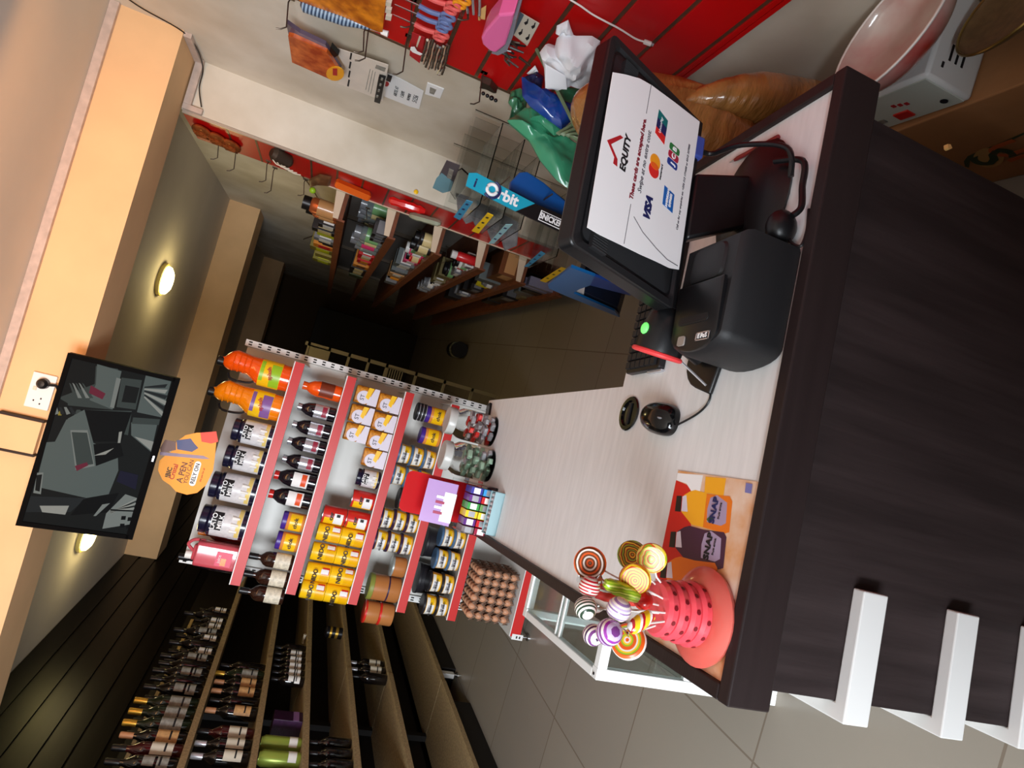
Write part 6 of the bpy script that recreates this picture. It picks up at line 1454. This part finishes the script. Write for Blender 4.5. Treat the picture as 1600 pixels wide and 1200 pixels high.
rows = {
 0: [('foil_roll_tin', 'tall copper foil tin', mcop, mtan, .10, .22), ('foil_roll_tin', 'second copper foil tin', mcop, mtan, .10, .20), ('dark_box', 'black carton', mdk, mwht, .12, .12), ('dark_box', 'black and cream carton', mdk, mcrm, .12, .16), ('lime_pack', 'lime yellow packet', mlime, None, .10, .13), ('silver_box', 'silver topped carton', mgry, mwht, .12, .15), ('dark_jar', 'dark glass jar', mdk, None, .10, .12), ('orange_pack', 'orange bagged packet', mor, mred, .16, .16), ('olive_pack', 'olive bagged packet', c_('olive', (120, 110, 50)), mlime, .18, .19), ('olive_pack', 'crumpled khaki packet', c_('khaki', (140, 126, 60)), None, .18, .15), ('lime_pack', 'lime tipped bag', c_('khaki2', (126, 120, 40)), mlime, .16, .17)],
 1: [('dark_tray_box', 'black box with grey lid', mdk, mgry, .10, .09), ('dark_tray_box', 'second black box with grey lid', mdk, mgry, .10, .09), ('clear_jar', 'tall clear jar with green label', mclr, mgrn, .10, .19), ('clear_jar', 'clear jar with gold label', mclr, mcrm, .10, .18), ('clear_jar', 'clear jar with pink label', mclr, mpnk, .10, .20), ('clear_jar', 'plain clear jar', mclr, None, .10, .16), ('red_box', 'red carton with white window', mred, mwht, .10, .12), ('red_box', 'bright red carton', mred, mcrm, .11, .12), ('red_box', 'long red carton', mred, mor, .14, .11), ('orange_box', 'flat orange printed carton', mor, mbrn, .14, .13), ('dark_box', 'dark lacquered box', mdk, mcrm, .20, .14), ('dark_box', 'second dark lacquered box', mdk, mcrm, .2, .14), ('green_pack', 'dull green packet', c_('dgreen', (70, 80, 50)), None, .18, .13)],
 2: [('polish_tin', 'black and cream polish tin', mdk, mcrm, .085, .13), ('polish_tin', 'second black and cream polish tin', mdk, mcrm, .085, .13), ('green_box', 'pale green striped carton', mgrn, mcrm, .12, .10), ('pink_jar', 'cerise and white jar', mpnk, mwht, .09, .13), ('red_jar', 'orange red jar', mred, mcrm, .09, .10), ('cerise_box', 'cerise boxed jar', mpnk, mwht, .10, .10), ('film_pack', 'grey film packet', mclr, mwht, .12, .14), ('film_pack', 'striped grey film packet', mclr, mwht, .12, .14), ('film_pack', 'wide grey film packet', mclr, mgry, .12, .13), ('film_pack', 'tan film packet', mtan, mwht, .12, .12), ('film_pack', 'pinkish film packet', mtan, None, .12, .12), ('amber_jar', 'amber jar', mor, None, .09, .10), ('green_pack', 'dark film packet', mgry, None, .16, .1)],
 3: [('red_spray_bottle', 'red bottle with white cap', mred, None, .06, .17), ('white_tube_box', 'white tubes box', mwht, mgry, .09, .06), ('green_jar', 'white and green jar', mwht, mgrn, .08, .09), ('cream_jar', 'white jar with red patch', mwht, mred, .08, .09), ('silver_rack_box', 'silver tray box', mgry, mwht, .13, .05), ('dark_jar', 'dark round jar', mdk, mgrn, .11, .09), ('khaki_pack', 'khaki net packet', c_('khaki3', (120, 108, 70)), None, .14, .10), ('khaki_pack', 'second khaki net packet', c_('khaki3', (120, 108, 70)), mwht, .14, .10), ('white_jar', 'small white pot', mwht, None, .07, .06), ('white_jar', 'second small white pot', mwht, None, .07, .06), ('silver_jar', 'silver lidded glass jar', mgry, mwht, .09, .10), ('silver_jar', 'second silver lidded glass jar', mgry, None, .09, .1), ('silver_jar', 'third silver lidded glass jar', mgry, None, .09, .1)],
 4: [('wooden_box', 'brown wooden tray box', mbrn, mtan, .16, .13), ('wooden_box', 'second brown wooden tray box', mbrn, None, .16, .12), ('clear_box', 'clear plastic box', mclr, None, .12, .16), ('silver_jar', 'silver lidded jar', mgry, mwht, .09, .08), ('yellow_tin', 'yellow tin', myel, None, .11, .12), ('dark_pack', 'dark packet', mdk, mgry, .14, .10), ('dark_pack', 'second dark packet', mdk, None, .14, .12), ('white_pack', 'white folded packet', mgry, mwht, .10, .10), ('silver_jar', 'far silver jar', mgry, None, .1, .1), ('dark_pack', 'third dark packet', mdk, None, .2, .12)],
 5: [('grey_roll_pack', 'grey film roll pack', c_('lilacgrey', (130, 126, 148)), None, .06, .17), ('grey_roll_pack', 'second grey film roll pack', c_('lilacgrey', (130, 126, 148)), None, .06, .17), ('dark_pack', 'dark bagged packet', mdk, None, .12, .12), ('clear_box', 'clear angled rack box', mclr, None, .12, .12), ('khaki_pack', 'khaki flat packet', c_('khaki3', (120, 108, 70)), None, .14, .04), ('dark_pack', 'black pot packet', mdk, mgry, .16, .13), ('dark_pack', 'black folded packet', mdk, None, .2, .12), ('dark_pack', 'black folded packet at the dark end', mdk, None, .2, .12)]}
SN = ['topmost', 'second', 'third', 'fourth', 'fifth', 'lowest']
for k, lst in rows.items():
    y = Y0r+.08+(.12 if k in (1,) else .0)+(.10 if k == 0 else 0)
    for (nm, desc, m, m2, w_, h_) in lst:
        good(nm, '%s on the %s side shelf beyond the pier' % (desc, SN[k]), nm.split('_')[-1], XF+w_/2+.015+rng.uniform(0, .02), y+w_/2, RS[k]-.0115, w_, w_*1.0, h_, m, m2, 'goods on the %s side shelf' % SN[k], mwht if 'spray' in nm or 'pink' in nm else (mgry if 'silver' in nm or 'clear' in nm else None))
        y += w_+rng.uniform(.02, .045)+.03*(y-Y0r)
# second row of clear jars, standing behind
for j in range(4): good('clear_jar', 'clear jar in the rear row of the second side shelf, %s from the pier' % ORD[j], 'jar', XF+.24, Y0r+.45+j*.14, RS[1]-.0115, .10, .1, .20-.01*(j % 2), mclr, [mgrn, mcrm, None, mwht][j], 'rear clear jars', mgry)

# ---------------- dim things at the back of the shop ----------------
m_dim = mat('dull_green_grey_metal', (176, 178, 150), .5)
fr_ = thing('metal_rack', 'dim grey-green metal rack with open squares behind the gondola', 'rack', (-.01, 5.2, 0))
for x in (-.22, .02): MB().box(x, x+.03, 0, .03, 0, 1.62).build('rack_post', m_dim, fr_, smooth=False)
for z in (.2, .45, .7, .95, 1.10, 1.26, 1.42, 1.58): MB().box(-.22, .05, 0, .03, z, z+.02).build('rack_bar', m_dim, fr_, smooth=False)
MB().box(-.2, .03, .0, .012, 1.44, 1.585).build('rack_plate', m_dim, fr_, smooth=False)
for k in range(7): MB().box(-.2, .03, .0, .012, .82+k*.02, .828+k*.02).build('rack_rib', m_dim, fr_, smooth=False)
t = thing('dark_cupboard', 'dark cupboard standing by the back wall of the shop', 'cupboard', (.1, 10.9, 0))
MB().box(-.9, .6, 0, .5, 0, 1.7).build('cupboard_body', m_cab, t, smooth=False, bevel=.005); MB().box(-.15, -.14, -.01, 0, .1, 1.6).build('door_gap', m_ink, t, smooth=False)
t = thing('rolled_bundle', 'dark rolled bundle with pale bands on the floor below the side shelves', 'bundle', (.42, 6.9, 0))
MB().tube([(0, -.16, .09), (0, .16, .09)], .09, 18).build('bundle_roll', m_cap, t)
for y in (-.08, -.03): MB().lathe([(.0915, -.006), (.0915, .006)], 20).build('pale_band', m_dim, t).matrix_local = Matrix.Translation((0, y, .09)) @ Matrix.Rotation(PI/2, 4, 'X')
t = thing('hanging_cable', 'dark cable drooping down the wall beyond the pier', 'cable', (1.135, 4.0, 2.6))
MB().tube(spline([(0, -.3, -.3), (0, .1, -.45), (0, .9, -.72), (0, 2.2, -.85), (0, 3.4, -.6)]), .004, 6).build('cable_sheath', m_brtrim, t)
t = thing('wall_cable', 'thin dark cable running along the duct above the pier', 'cable', (1.14, 2.98, 2.6))
MB().tube(spline([(0, -.18, .06), (0, -.05, -.05), (0, .05, -.22), (-.02, .27, -.25), (-.12, .285, -.26), (-.20, .29, -.29)]), .0028, 6).build('cable_sheath', m_cap, t)
